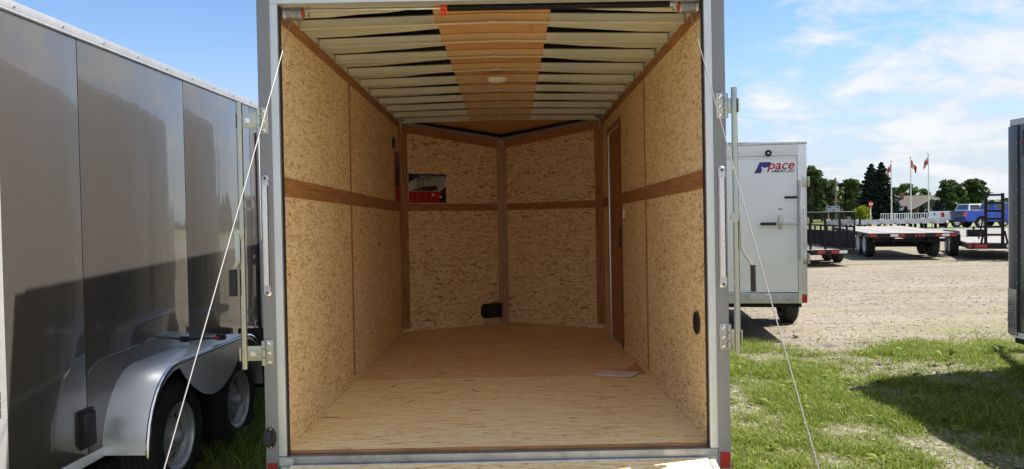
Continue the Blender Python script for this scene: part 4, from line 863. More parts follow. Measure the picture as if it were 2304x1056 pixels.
# ==================================================================== dark grey trailer at the right edge
gx, gy = xz(2271, 7.05)
Gt = thing('cargo_trailer', 'dark grey enclosed trailer with diamond-plate corner beside the gravel', 'trailer', (gx+0.95, gy-3.4, 0))
GW, GZ0, GZ1 = 0.95, 0.40, 2.37
shell(Gt, GW, 0.0, 3.38, 0.45, GZ0, GZ1, 'dark_grey_paint', panel=1.2, first=0.86, rail='rail_metal', axles=(1.7,), wr=0.335)
b = MB(); b.box(-GW-0.012, -GW+0.02, 3.27, 3.40, GZ0+0.02, GZ1-0.05); b.build('corner_cap', 'dark_grey_paint', Gt, bevel=0.010)
b = MB(); b.box(-GW-0.016, -GW-0.0125, 3.275, 3.398, GZ0+0.03, GZ0+0.44); gp = b.build('tread_plate', 'chrome', Gt)
dk = None
for j in range(17):
    for i in range(4):
        y, z = 3.292+i*0.030, GZ0+0.045+j*0.024; a = R(45 if (i+j) % 2 else -45)
        if dk is None:
            b = MB(); b.add([(0, -0.012, 0), (0, 0, 0.0035), (0, 0.012, 0), (0, 0, -0.0035), (-0.0025, 0, 0)], [(0, 1, 4), (1, 2, 4), (2, 3, 4), (3, 0, 4), (0, 3, 2, 1)]); dk = b.build('tread_diamond', 'aluminium', gp, loc=(-GW-0.0161, y, z), rot=(a, 0, 0))
        else: inst(dk, gp, (-GW-0.0161, y, z), (a, 0, 0))
b = MB(); b.lathe([(-GW-0.0005, 0.018), (-GW-0.012, 0.016), (-GW-0.018, 0.0001)], (0, 3.22, GZ1-0.20), 'x', 14); b.build('marker_lamp', 'red_plastic', Gt, smooth=True)
b = MB(); b.box(-GW-0.05, -GW-0.0005, 2.98, 3.155, GZ1-0.34, GZ1-0.10); b.build('side_vent', 'black_plastic', Gt, bevel=0.012)
b = MB(); b.box(-GW-0.002, -GW-0.0003, 3.11, 3.20, GZ0+0.075, GZ0+0.13); b.build('data_plate', 'galvanised', Gt)
for k in range(7):
    b = MB(); b.cyl((-GW-0.012, 3.278, GZ0+0.5+k*0.21), (-GW-0.016, 3.278, GZ0+0.5+k*0.21), 0.006, 8); b.build('screw', 'chrome', Gt)

# ==================================================================== open trailers on the gravel
def strip_lights(root, hw, y, z, d=0.003):
    """red and white reflector tape pieces and oval lamps across a rear beam"""
# --- utility trailer with mesh gate
ux, uy = xz(1925, 21.0)
U = thing('utility_trailer', 'black open utility trailer with upright mesh ramp gate', 'trailer', (ux-1.05*math.cos(R(3)), uy, 0), rz=R(-3))
UW, UL, UZ = 1.02, 4.2, 0.46
b = MB(); b.box(-UW, UW, -0.05, 0.0, UZ-0.14, UZ); b.build('rear_beam', 'frame_brown_black', U, bevel=0.004)
for s in (-1, 1):
    b = MB(); b.box(*sorted((s*UW, s*(UW-0.06))), 0.0, UL, UZ-0.12, UZ); b.build('side_beam', 'black_steel', U)
    b = MB(); b.tube([(s*(UW-0.02), 0.02, UZ+0.62), (s*(UW-0.02), UL-0.5, UZ+0.62), (s*(UW-0.02), UL-0.02, UZ+0.62)], 0.025, 6); rl = b.build('top_rail', 'black_steel', U)
    for k in range(9):
        y = 0.04+k*(UL-0.08)/8; b = MB(); b.box(*sorted((s*UW, s*(UW-0.045))), y-0.02, y+0.02, UZ, UZ+0.60); b.build('side_post', 'black_steel', U)
    b = MB(); b.box(*sorted((s*(UW-0.018), s*(UW-0.026))), 0.05, UL-0.05, UZ+0.01, UZ+0.47); b.build('side_board', 'black_steel', U)
    for y in (1.7, 2.5):
        wheel(U, s*(UW+0.13), y, 0.33, s, r=0.33, rr=0.19, rim='rim_white', n=24)
    b = MB(); b.box(*sorted((s*(UW+0.01), s*(UW+0.25))), 1.28, 2.92, 0.70, 0.72); b.box(*sorted((s*(UW+0.01), s*(UW+0.25))), 1.2, 1.28, 0.52, 0.712); b.build('fender', 'black_steel', U)
b = MB(); b.box(-UW, UW, UL-0.06, UL, UZ-0.12, UZ+0.62); b.build('front_board', 'black_steel', U)
pl0 = None
for k in range(12):
    x = -UW+0.07+(k+.5)*(2*UW-0.14)/12
    if pl0 is None: b = MB(); b.box(-0.079, 0.079, 0.0, UL-0.08, -0.03, 0.0); pl0 = b.build('deck_plank', 'deck_plank', U, loc=(x, 0.01, UZ-0.004))
    else: inst(pl0, U, (x, 0.01, UZ-0.004+random.uniform(-.003, .003)))
b = MB(); b.tube([(-UW+0.03, -0.02, UZ+0.02), (-UW+0.03, -0.02, UZ+1.02), (UW-0.03, -0.02, UZ+1.02), (UW-0.03, -0.02, UZ+0.02)], 0.028, 6); gt = b.build('ramp_gate', 'black_steel', U)
for k in range(1, 5):
    x = -UW+0.03+k*(2*UW-0.06)/5; b = MB(); b.box(x-0.024, x+0.024, -0.045, 0.0, UZ+0.01, UZ+1.0); b.build('gate_post', 'black_steel', gt)
ms = MB(); st_ = 0.062                           # expanded-metal mesh: crossing strands
for sgn in (-1, 1):
    k = -20
    while k*st_ < 2*UW+1.2:
        x0 = -UW+0.03+k*st_; pts_ = []
        for t in (0.0, 1.0):
            pts_.append((x0+sgn*t*1.2+(0 if sgn > 0 else 1.2), UZ+0.02+t*0.98))
        (xa, za), (xb_, zb_) = pts_; lo, hi = -UW+0.04, UW-0.04
        def cut(xa, za, xb_, zb_):
            d = xb_-xa
            t0, t1 = sorted(((lo-xa)/d, (hi-xa)/d)); t0, t1 = max(0, t0), min(1, t1)
            return None if t1 <= t0 else ((xa+d*t0, za+(zb_-za)*t0), (xa+d*t1, za+(zb_-za)*t1))
        c = cut(xa, za, xb_, zb_)
        if c: ms.tube([(c[0][0], -0.02+0.002*sgn, c[0][1]), (c[1][0], -0.02+0.002*sgn, c[1][1])], 0.0055, 3)
        k += 1
me_ = ms.build('gate_mesh', 'black_steel', gt, recalc=False); me_['kind'] = 'stuff'
for (x0, x1, mm) in ((UW-0.66, UW-0.45, 'red_plastic'), (UW-0.45, UW-0.24, 'print_white'), (-UW+0.24, -UW+0.45, 'print_white'), (-UW+0.45, -UW+0.66, 'red_plastic'), (UW-1.9+0.86, UW-1.9+1.06, 'red_plastic')):
    b = MB(); b.box(x0+0.001, x1-0.001, -0.056, -0.0505, UZ-0.10, UZ-0.02); b.build('reflector', mm, U)
for s in (-1, 1):
    b = MB(); b.box(*sorted((s*(UW+0.02), s*(UW+0.30))), 1.10, 1.19, UZ-0.02, UZ+0.07); b.build('tail_lamp', 'red_plastic', U, bevel=0.01)
b = MB(); b.tube([(-UW*0.7, UL, UZ-0.06), (0, UL+1.3, UZ-0.06), (UW*0.7, UL, UZ-0.06)], 0.05, 6); b.build('tongue', 'black_steel', U)
b = MB(); b.cyl((0, UL+1.1, 0), (0, UL+1.1, UZ+0.2), 0.03, 8); b.build('jack', 'black_steel', U)
# --- deck-over flatbed
d0 = at(1956, 532, 23.2); d1 = at(2149, 528, 23.0)
dc = (d0+d1)/2; DWd = 1.22; DZ = 0.80; DL = 5.9
F = thing('flatbed_trailer', 'flatbed trailer with wide plank deck over two pairs of wheels', 'trailer', (dc.x, dc.y, 0), rz=R(-13), rx=R(0.8))
b = MB(); b.box(-DWd, DWd, -0.06, 0.0, DZ-0.13, DZ); b.build('rear_beam', 'frame_brown_black', F, bevel=0.004)
for s in (-1, 1):
    b = MB(); b.box(*sorted((s*DWd, s*(DWd-0.06))), 0.0, DL, DZ-0.12, DZ); b.build('side_beam', 'frame_brown_black', F)
    for k in range(6):
        b = MB(); b.box(*sorted((s*(DWd+0.04), s*(DWd+0.002))), 0.7+k, 0.8+k, DZ-0.10, DZ-0.03); b.build('stake_pocket', 'black_steel', F)
    b = MB(); b.box(*sorted((s*0.45, s*0.53)), 0.1, DL+0.9, DZ-0.30, DZ-0.14); b.build('frame_rail', 'black_steel', F)
    for y in (1.35, 2.25):
        wheel(F, s*0.93, y, 0.395, s, r=0.395, w=0.26, rr=0.235, rim='rim_white', n=26)
for y in (1.35, 2.25):
    b = MB(); b.box(-0.85, 0.85, y-0.05, y+0.05, 0.31, 0.41); b.build('axle', 'black_steel', F)
    for s in (-1, 1):
        b = MB(); b.box(*sorted((s*0.46, s*0.52)), y-0.25, y+0.25, 0.40, DZ-0.31); b.build('spring_hanger', 'black_steel', F)
b = MB(); b.box(-1.0, 1.0, 0.25, 0.35, DZ-0.28, DZ-0.18); b.build('cross_beam', 'black_steel', F)
pl0 = None
for k in range(14):
    x = -DWd+0.06+(k+.5)*(2*DWd-0.12)/14
    if pl0 is None: b = MB(); b.box(-0.083, 0.083, 0.0, DL-0.02, -0.04, 0.0); pl0 = b.build('deck_plank', 'deck_plank', F, loc=(x, 0.01, DZ+0.002))
    else: inst(pl0, F, (x, 0.01, DZ+0.002+random.uniform(-.004, .004)))
for (x0, x1, mm) in ((-1.20, -1.00, 'red_plastic'), (-0.62, -0.40, 'print_white'), (-0.40, -0.22, 'red_plastic'), (0.62, 0.80, 'red_plastic'), (0.80, 1.0, 'print_white'), (1.01, 1.20, 'red_plastic'), (0.06, 0.12, 'red_plastic'), (0.16, 0.22, 'red_plastic'), (0.26, 0.32, 'red_plastic')):
    b = MB(); b.box(x0+0.001, x1-0.001, -0.072, -0.0605, DZ-0.10, DZ-0.025); b.build('reflector', mm, F)
b = MB(); b.tube([(-0.5, DL, DZ-0.2), (0, DL+1.4, DZ-0.2), (0.5, DL, DZ-0.2)], 0.06, 6); b.build('tongue', 'black_steel', F)
b = MB(); b.cyl((0, DL+1.2, 0.12), (0, DL+1.2, DZ+0.3), 0.04, 8); b.build('jack', 'black_steel', F)
# --- equipment trailer with stand-up ramps
e0 = at(2264, 568, 22.3)
E_ = thing('equipment_trailer', 'black equipment trailer with ladder-like loading ramps stood upright', 'trailer', (e0.x, e0.y, 0), rz=R(-24))
EW, EL, EZ = 0.98, 5.4, 0.48
b = MB(); b.box(-EW, EW, -0.06, 0.0, EZ-0.16, EZ); b.build('rear_beam', 'frame_brown_black', E_, bevel=0.004)
for s in (-1, 1):
    b = MB(); b.box(*sorted((s*EW, s*(EW-0.07))), 0.0, EL, EZ-0.15, EZ-0.002); b.build('side_beam', 'black_steel', E_)
    for y in (2.0, 2.88): wheel(E_, s*(EW+0.15), y, 0.36, s, r=0.36, w=0.24, rr=0.21, rim='rim_white', n=26)
    b = MB(); b.prism([(1.45, 0.62), (1.60, 0.80), (3.28, 0.80), (3.43, 0.62), (3.40, 0.60), (3.27, 0.775), (1.61, 0.775), (1.48, 0.60)], 'x', *sorted((s*(EW+0.01), s*(EW+0.30)))); b.build('fender', 'black_steel', E_)
    b = MB(); b.box(*sorted((s*(EW+0.02), s*(EW+0.29))), 1.30, 1.44, 0.44, 0.70); b.build('fender_step', 'black_steel', E_)
for y in (2.0, 2.88):
    b = MB(); b.box(-EW-0.05, EW+0.05, y-0.05, y+0.05, 0.31, 0.41); b.build('axle', 'black_steel', E_)
pl0 = None
for k in range(10):
    x = -EW+0.08+(k+.5)*(2*EW-0.16)/10
    if pl0 is None: b = MB(); b.box(-0.086, 0.086, 0.0, EL-0.5, -0.04, 0.0); pl0 = b.build('deck_plank', 'deck_plank', E_, loc=(x, 0.5, EZ))
    else: inst(pl0, E_, (x, 0.5, EZ+random.uniform(-.003, .003)))
b = MB(); b.prism([(0.0, EZ-0.16), (0.0, EZ-0.05), (0.5, EZ-0.002), (0.5, EZ-0.04)], 'x', -EW+0.08, EW-0.08); b.build('beaver_tail', 'black_steel', E_)
for xc in (-0.30, 0.62):
    b = MB(); W2 = 0.25
    rt = thing_part = MB()
    rt.box(xc-W2, xc-W2+0.075, -0.05, 0.05, EZ-0.12, EZ+1.46); r1_ = rt.build('loading_ramp', 'black_steel', E_, bevel=0.004)
    b = MB(); b.box(xc+W2-0.075, xc+W2, -0.05, 0.05, EZ-0.12, EZ+1.46); b.build('ramp_rail', 'black_steel', r1_, bevel=0.004)
    for k in range(6):
        z = EZ+0.25+k*0.232; b = MB(); b.box(xc-W2+0.075, xc+W2-0.075, -0.045, 0.045, z-0.03, z+0.03); b.build('ramp_rung', 'black_steel', r1_)
    for q in (-1, 1):
        b = MB(); b.tube([(xc+q*0.26, -0.02, EZ+0.36), (xc+q*0.33, -0.04, EZ+0.0)], 0.03, 5); b.build('ramp_foot', 'black_steel', r1_)
    b = MB(); b.tube([(xc-W2-0.02, 0.0, EZ+0.78), (xc-W2-0.02, 0.9, EZ+0.10)], 0.022, 6); b.build('ramp_prop', 'black_steel', r1_)
for (x0, x1, mm) in ((-0.96, -0.86, 'red_plastic'), (-0.80, -0.48, 'red_plastic'), (0.0, 0.22, 'print_white'), (0.22, 0.42, 'red_plastic')):
    b = MB(); b.box(x0+0.001, x1-0.001, -0.072, -0.0605, EZ-0.12, EZ-0.03); b.build('reflector', mm, E_)
b = MB(); b.tube([(-0.7, EL, EZ-0.07), (0, EL+1.4, EZ-0.07), (0.7, EL, EZ-0.07)], 0.06, 6); b.build('tongue', 'black_steel', E_)
b = MB(); b.cyl((0, EL+1.0, 0), (0, EL+1.0, EZ+0.35), 0.035, 8); b.build('jack', 'black_steel', E_)
b = MB(); b.box(-0.3, 0.3, EL+0.1, EL+0.5, EZ-0.05, EZ+0.25); b.build('tool_box', 'black_steel', E_, bevel=0.01)

# --- small galvanised trailers in two rows
def galv_trailer(px, d, rz_, label, gate, grp, w=0.62, l=2.2):
    x, y = xz(px, d)
    g = thing('utility_trailer', label, 'trailer', (x, y, gz(x, y)), rz=rz_, group=grp)
    z = 0.46
    b = MB(); b.box(-w, w, 0.0, l, z-0.05, z); b.build('deck', 'galv_small', g)
    for s in (-1, 1):
        b = MB(); b.box(*sorted((s*w, s*(w-0.03))), 0.031, l-0.031, z+0.001, z+0.30); b.build('side_panel', 'galv_small', g)
        b = MB(); b.cyl((s*w, 0, z+0.32), (s*w, l, z+0.32), 0.022, 6); b.build('top_rail', 'galv_small', g)
        wheel(g, s*(w+0.11), l*0.5, 0.27, s, r=0.27, w=0.17, rr=0.15, rim='rim_grey', n=18)
        b = MB(); b.prism([(l*0.5-0.36, 0.42), (l*0.5-0.22, 0.60), (l*0.5+0.22, 0.60), (l*0.5+0.36, 0.42), (l*0.5+0.33, 0.42), (l*0.5+0.20, 0.575), (l*0.5-0.20, 0.575), (l*0.5-0.33, 0.42)], 'x', *sorted((s*(w+0.01), s*(w+0.22)))); b.build('fender', 'galv_small', g)
    b = MB(); b.box(-w, w, l-0.03, l, z+0.001, z+0.30); b.build('front_panel', 'galv_small', g)
    if gate:
        b = MB(); b.tube([(-w*0.9, 0.0, z), (-w*0.9, 0.0, z+0.80), (w*0.9, 0.0, z+0.80), (w*0.9, 0.0, z)], 0.03, 5); gg = b.build('gate', 'white_trim', g)
        for k in range(1, 6):
            xk = -w*0.9+k*w*1.8/6; b = MB(); b.box(xk-0.03, xk+0.03, -0.012, 0.012, z+0.02, z+0.79); b.build('gate_slat', 'white_trim', gg)
    else:
        b = MB(); b.box(-w, w, 0.0, 0.03, z+0.001, z+0.30); b.build('tail_gate', 'galv_small', g)
    for s in (-1, 1):
        b = MB(); b.box(*sorted((s*(w-0.05), s*(w-0.22))), -0.03, -0.001, z-0.05, z+0.03); b.build('tail_lamp', 'red_plastic', g)
    b = MB(); b.tube([(-w*0.5, l, z-0.03), (0, l+0.9, z-0.03), (w*0.5, l, z-0.03)], 0.03, 5); b.build('tongue', 'galv_small', g)
    b = MB(); b.cyl((0, l+0.6, 0), (0, l+0.6, z+0.1), 0.025, 6); b.build('jack', 'galv_small', g)
for k, px in enumerate((1880, 1908, 1938, 1968, 1999, 2029, 2056, 2084, 2111)):
    galv_trailer(px, 61+0.3*(k % 2), R(-24+random.uniform(-5, 5)), ['ninth', 'eighth', 'seventh', 'sixth', 'fifth', 'fourth', 'third', 'second', 'first'][k]+' low galvanised trailer in the row counted from the white pickup', False, 'galvanised trailers in the front row')
for k, px in enumerate((1998, 2024, 2055, 2091)):
    galv_trailer(px, 65.5, R(-30+random.uniform(-4, 4)), 'galvanised trailer with upright slatted gate, '+['behind the row near the first flagpole', 'behind the row between two flagpoles', 'behind the row at the middle flagpole', 'beside the white pickup tailgate'][k], True, 'galvanised trailers with upright gates')

# --- pickup trucks
def pickup(label, paint, gate_mat, px, d, rz_, lamp):
    x, y = xz(px, d)                              # rear wheel position on the ground
    root = thing('pickup_truck', label, 'pickup', (0, 0, 0), rz=rz_)
    ax0, ax1, R_ = 1.30, 5.35, 0.405
    off = Matrix.Rotation(rz_, 3, 'Z') @ Vector((ax0, -0.85, 0)); root.location = (x-off.x, y-off.y, gz(x, y))
    hw = 0.99
    def arc(c, r, n=12): return [(c+r*math.cos(math.pi*k/n), 0.42+r*math.sin(math.pi*k/n)) for k in range(n+1)]
    low = 0.50
    def clip(a): return [(p, max(q, low)) for p, q in a]
    poly = [(0.03, 0.62), (0.0, 1.30), (0.04, 1.36), (2.30, 1.36), (4.85, 1.38), (5.1, 1.36), (6.05, 1.24), (6.32, 1.10), (6.38, 0.62), (6.30, low)]
    poly += clip(arc(ax1, 0.50)) + clip(arc(ax0, 0.50)) + [(0.25, low)]
    b = MB(); b.prism(poly, 'y', -hw, hw); body = b.build('body', paint, root, bevel=0.03)
    b = MB(); b.box(0.10, 2.20, -hw+0.12, hw-0.12, 1.2, 1.366); b.build('bed_liner', 'black_plastic', root)
    for q in (ax0, ax1):
        b = MB(); b.box(q-0.5, q+0.5, -hw+0.28, hw-0.28, 0.40, 0.9); b.build('wheel_well', 'black_plastic', root)
    bb = [(2.32, -hw+0.05), (4.92, -hw+0.05), (4.92, hw-0.05), (2.32, hw-0.05)]; tt = [(2.48, -0.74), (4.22, -0.74), (4.22, 0.74), (2.48, 0.74)]
    b = MB(); b.add([(p, q, 1.37) for p, q in bb]+[(p, q, 1.93) for p, q in tt], [(0, 1, 2, 3), (4, 7, 6, 5), (0, 4, 5, 1), (1, 5, 6, 2), (2, 6, 7, 3), (3, 7, 4, 0)]); cab = b.build('cab', paint, root, bevel=0.06)
    Bv = [Vector((p, q, 1.37)) for p, q in bb]; Tv = [Vector((p, q, 1.93)) for p, q in tt]
    def pane(i, j, u0, u1, v0, v1, nrm_, u0t=None, u1t=None):
        def pt(u, v): return (Bv[i].lerp(Bv[j], u)).lerp(Tv[i].lerp(Tv[j], u), v)
        u0t = u0 if u0t is None else u0t; u1t = u1 if u1t is None else u1t
        P = [pt(u0, v0), pt(u1, v0), pt(u1t, v1), pt(u0t, v1)]; nv = (P[1]-P[0]).cross(P[3]-P[0]).normalized(); nv = nv if nv.dot(Vector(nrm_)) > 0 else -nv
        b = MB(); b.add([p+nv*0.012 for p in P]+[p-nv*0.02 for p in P], [(0, 1, 2, 3), (7, 6, 5, 4), (0, 4, 5, 1), (1, 5, 6, 2), (2, 6, 7, 3), (3, 7, 4, 0)]); b.build('window', 'glass_dark', cab)
    for (i, j, nn) in ((0, 1, (0, -1, 0)), (3, 2, (0, 1, 0))):
        pane(i, j, 0.06, 0.40, 0.10, 0.86, nn, 0.05, 0.46); pane(i, j, 0.43, 0.80, 0.10, 0.86, nn, 0.50, 0.93)
    pane(0, 3, 0.08, 0.92, 0.15, 0.88, (-1, 0, 0)); pane(1, 2, 0.06, 0.94, 0.05, 0.94, (1, 0, 0))
    b = MB(); b.box(-0.025, 0.0, -hw+0.2, hw-0.2, 0.72, 1.335); tg = b.build('tailgate', gate_mat, root, bevel=0.012)
    b = MB(); b.box(-0.035, -0.0255, -0.16, 0.16, 1.13, 1.20); b.build('handle', 'black_plastic', tg, bevel=0.004)
    b = MB(); b.lathe([(-0.0255, 0.075), (-0.034, 0.07), (-0.034, 0.0001)], (0, 0, 1.05), 'x', 16); em = b.build('badge', 'logo_navy', tg)
    b = MB(); b.box(-0.16, 0.02, -hw+0.06, hw-0.06, 0.48, 0.66); b.build('rear_bumper', 'chrome' if gate_mat != 'truck_blue_dark' else 'truck_blue_dark', root, bevel=0.03)
    b = MB(); b.box(6.30, 6.46, -hw+0.06, hw-0.06, 0.45, 0.70); b.build('front_bumper', 'chrome', root, bevel=0.03)
    b = MB(); b.box(6.30, 6.395, -0.62, 0.62, 0.74, 1.10); b.build('grille', 'black_plastic', root, bevel=0.01)
    for s in (-1, 1):
        yy = s*(hw-0.09)
        b = MB(); b.box(-0.022, 0.20 if lamp > 1 else 0.14, *sorted((s*(hw-0.17), s*(hw+0.008))), 0.88, 1.28); tl = b.build('tail_light', 'tail_red', root, bevel=0.03)
        b = MB(); b.box(-0.028, -0.021, *sorted((s*(hw-0.15), s*(hw-0.05))), 0.93, 1.03); b.build('reverse_lens', 'clear_lens', tl)
        b = MB(); b.box(6.22, 6.40, *sorted((s*(hw-0.34), s*(hw-0.01))), 0.86, 1.08); b.build('headlight', 'clear_lens', root, bevel=0.02)
        b = MB(); b.box(4.45, 4.58, *sorted((s*(hw+0.01), s*(hw+0.22))), 1.36, 1.56); b.build('mirror', paint, root, bevel=0.03)
        b = MB(); b.box(2.4, 4.75, *sorted((s*(hw-0.02), s*(hw+0.05))), 0.42, 0.47); b.build('running_board', 'black_plastic', root)
        for yk in (2.5, 3.55, 4.6):
            b = MB(); b.box(yk-0.006, yk+0.006, *sorted((s*(hw-0.01), s*(hw+0.002))), 0.56, 1.33); b.build('door_gap', 'gasket', root)
        for yk in (2.68, 3.72):
            b = MB(); b.box(yk, yk+0.22, *sorted((s*(hw+0.001), s*(hw+0.03))), 1.17, 1.21); b.build('door_handle', paint, root, bevel=0.008)
        for q in (ax0, ax1):
            e = bpy.data.objects.new('wheel', None); COL.objects.link(e); e.parent = root; e.location = (q, s*(hw-0.13), R_); e.rotation_euler = (0, 0, R(90))
            wheel(e, 0, 0, 0, s, r=R_, w=0.26, rr=0.25, rim='chrome', style='spoke', n=26)
    return root
pickup('bright blue crew-cab pickup parked behind the equipment trailer', 'truck_blue', 'truck_blue_dark', 2206, 59.5, R(2), 1)
pickup('white crew-cab pickup parked beside the blue pickup', 'truck_white', 'truck_white', 2151.5, 63.5, R(3), 2)

# ==================================================================== flagpoles, signs, pole
MAPLE = [(0, .5), (.07, .36), (.17, .42), (.13, .18), (.25, .30), (.28, .22), (.44, .24), (.37, .10), (.43, .05), (.22, -.14), (.25, -.24), (.03, -.2), (.03, -.42)]
MAPLE = MAPLE + [(-x, y) for x, y in MAPLE[::-1]]
def inside(px, py, poly):
    c = False; j = len(poly)-1
    for i in range(len(poly)):
        (xi, yi), (xj, yj) = poly[i], poly[j]
        if (yi > py) != (yj > py) and px < (xj-xi)*(py-yi)/(yj-yi+1e-12)+xi: c = not c
        j = i
    return c
def flagpole(px, top, d, label, side, droop):
    x, y = xz(px, d); g = gz(x, y); zt = at(px, top, d).z
    f = thing('flagpole', label, 'flagpole', (x, y, g), group=None)
    h = zt-g
    b = MB(); b.cyl((0, 0, 0), (0, 0, h), 0.10, 12, 0.055); b.build('pole', 'steel_pole', f, smooth=True)
    b = MB(); b.lathe([(h, 0.02), (h+0.06, 0.12), (h+0.16, 0.15), (h+0.27, 0.10), (h+0.32, 0.0001)], (0, 0, 0), 'z', 10); b.build('finial', 'steel_pole', f, smooth=True)
    b = MB(); b.cyl((0, 0, 0), (0, 0, 0.25), 0.22, 12, 0.16); b.build('base', 'steel_pole', f)
    fl = MB(); nx, nz = 40, 22; w, hh = 2.3, 1.15; vs_ = []
    for j in range(nz+1):
        for i in range(nx+1):
            u, v = i/nx, j/nz
            out = w*u*(0.26+0.06*droop); dn_ = w*u*(0.52-0.05*droop)*(0.6+0.4*u)
            vs_.append((side*(0.07+out), 0.14*math.sin(u*9+v*2.2)*(0.3+u), h-0.25-hh*(1-v)*(1-0.18*u)-dn_))
    fs, mi = [], []
    for j in range(nz):
        for i in range(nx):
            u, v = (i+.5)/nx, (j+.5)/nz; red = u < .25 or u > .75 or inside((u-.5)*2.0*1.0, (v-.5)*1.05, MAPLE)
            fl.add([], []); fs.append((j*(nx+1)+i, j*(nx+1)+i+1, (j+1)*(nx+1)+i+1, (j+1)*(nx+1)+i)); mi.append(0 if red else 1)
    fl.v = [tuple(v) for v in vs_]; fl.f = fs; fl.m = mi
    fl.build('flag', ['flag_red', 'flag_white'], f, smooth=True, recalc=False)
flagpole(2006, 365, 112, 'flagpole whose red and white flag hangs in front of the twin spruces', -1, 0.6)
flagpole(2049.5, 356, 112, 'flagpole with red and white flag blown outward, before the low house', 1, 0.9)
flagpole(2089.5, 349, 112, 'flagpole with red and white flag beside the right end of the house', -1, 0.8)
x, y = xz(1875.5, 100); g = gz(x, y)
S1 = thing('road_sign', 'blue town name sign on two posts beside the road', 'sign', (x, y, g), rz=R(-25))
zt, zb = at(1875, 464, 100).z-g, at(1875, 474.5, 100).z-g
b = MB(); b.box(-0.75, 0.75, -0.03, 0.0, zb, zt); sb = b.build('sign_board', 'sign_blue', S1, bevel=0.01)
for s in (-0.62, 0.62):
    b = MB(); b.box(s-0.045, s+0.045, 0.001, 0.09, 0.0, zt); b.build('sign_post', 'steel_pole', S1)
for body, size, xx, zz in (('Town of', 0.20, -0.34, 0.72), ('TILLSONBURG', 0.195, -0.70, 0.38), ('Population', 0.13, -0.66, 0.10)):
    vs_, fs = text_geo(body, size, 0, 0.006); b = MB(); b.add([(xx+q[0], -0.034, zb+(zt-zb)*zz+q[1]-0.02) for q in vs_], fs); b.build('lettering', 'print_white', sb, recalc=False)
b = MB(); b.box(0.24, 0.66, -0.036, -0.0305, zb+(zt-zb)*0.10, zb+(zt-zb)*0.24); b.build('number_print', 'print_white', sb)
for q0, q1, r0, r1_ in ((-0.75, 0.75, zt-0.04, zt-0.005), (-0.75, 0.75, zb+0.005, zb+0.04), (-0.745, -0.71, zb+0.041, zt-0.041), (0.71, 0.745, zb+0.041, zt-0.041)):
    b = MB(); b.box(q0, q1, -0.036, -0.0305, r0, r1_); b.build('sign_border', 'print_white', sb)
x, y = xz(1959.5, 88); g = gz(x, y); zc2 = at(1959.5, 459.5, 88).z-g
S2 = thing('stop_sign', 'red octagonal stop sign on a post beside the lime bush', 'sign', (x, y, g), rz=R(18))
b = MB(); b.prism([(0.32*math.cos(math.pi/8+k*math.pi/4), zc2+0.32*math.sin(math.pi/8+k*math.pi/4)) for k in range(8)], 'y', -0.02, 0.0); sp_ = b.build('sign_plate', 'sign_red', S2)
b = MB(); b.box(-0.04, 0.04, 0.001, 0.06, 0, zc2+0.3); b.build('sign_post', 'steel_pole', S2)
vs_, fs = text_geo('STOP', 0.23, 0, 0.008); b = MB(); b.add([(-0.26+q[0]*0.95, -0.022, zc2-0.08+q[1]) for q in vs_], fs); b.build('lettering', 'print_white', sp_, recalc=False)
x, y = xz(1880.5, 118); g = gz(x, y); zt = at(1880.5, 400, 118).z
UP = thing('utility_pole', 'bare wooden utility pole standing behind the blue sign', 'pole', (x, y, g))
b = MB(); b.cyl((0, 0, 0), (0, 0, zt-g), 0.17, 10, 0.12); b.build('shaft', 'pole_wood', UP, smooth=True)
b = MB(); b.cyl((0.2, 0, (zt-g)*0.72), (0.2, 0, (zt-g)*0.72+0.7), 0.18, 10); b.build('transformer', 'steel_pole', UP, smooth=True)

# ==================================================================== house
hx, hy = xz(2040, 175)
H = thing('house', 'low brown-roofed house with gable and pale garage doors behind the trees', 'house', (hx, hy, gz(hx, hy)), rz=R(-28))
ez, rz2 = 2.35, 5.3
b = MB(); b.box(-13.0, 11.0, 0, 11, 0, ez); b.build('wall', 'house_brick', H)
b = MB(); b.add([(-13.7, -0.7, ez-0.1), (11.7, -0.7, ez-0.1), (11.7, 11.7, ez-0.1), (-13.7, 11.7, ez-0.1), (-7.0, 5.5, rz2), (6.0, 5.5, rz2)], [(0, 1, 5, 4), (1, 2, 5), (2, 3, 4, 5), (3, 0, 4), (0, 3, 2, 1)]); rf = b.build('roof', 'shingle', H)
b = MB(); b.add([(1.5, -2.2, ez), (8.5, -2.2, ez), (5.0, -2.2, ez+2.1), (1.5, 3.5, ez), (8.5, 3.5, ez), (5.0, 4.2, ez+2.1)], [(0, 1, 2), (0, 2, 5, 3), (1, 4, 5, 2), (0, 3, 4, 1)]); b.build('gable_roof', 'shingle', rf)
b = MB(); b.tube([(1.3, -2.3, ez-0.1), (5.0, -2.3, ez+2.12), (8.7, -2.3, ez-0.1)], 0.12, 4); b.build('gable_trim', 'house_white', rf)
b = MB(); b.box(2.0, 8.0, -1.8, -0.02, 0, ez); b.build('wall', 'house_brick', H)
b = MB(); b.box(-13.75, 1.2, -0.78, -0.705, ez-0.28, ez-0.02); b.build('fascia', 'house_white', rf)
b = MB(); b.box(-1.5, -0.6, 4, 5, rz2-0.6, rz2+0.7); b.build('chimney', 'house_brick', rf)
for (x0, x1) in ((-12.4, -9.9), (-9.2, -6.7)):
    b = MB(); b.box(x0, x1, -0.05, -0.005, 0.02, 2.05); gd = b.build('garage_door', 'house_white', H)
    for k in range(1, 4):
        q = MB(); q.box(x0, x1, -0.056, -0.0505, k*0.5, k*0.5+0.03); q.build('door_groove', 'gasket', gd)
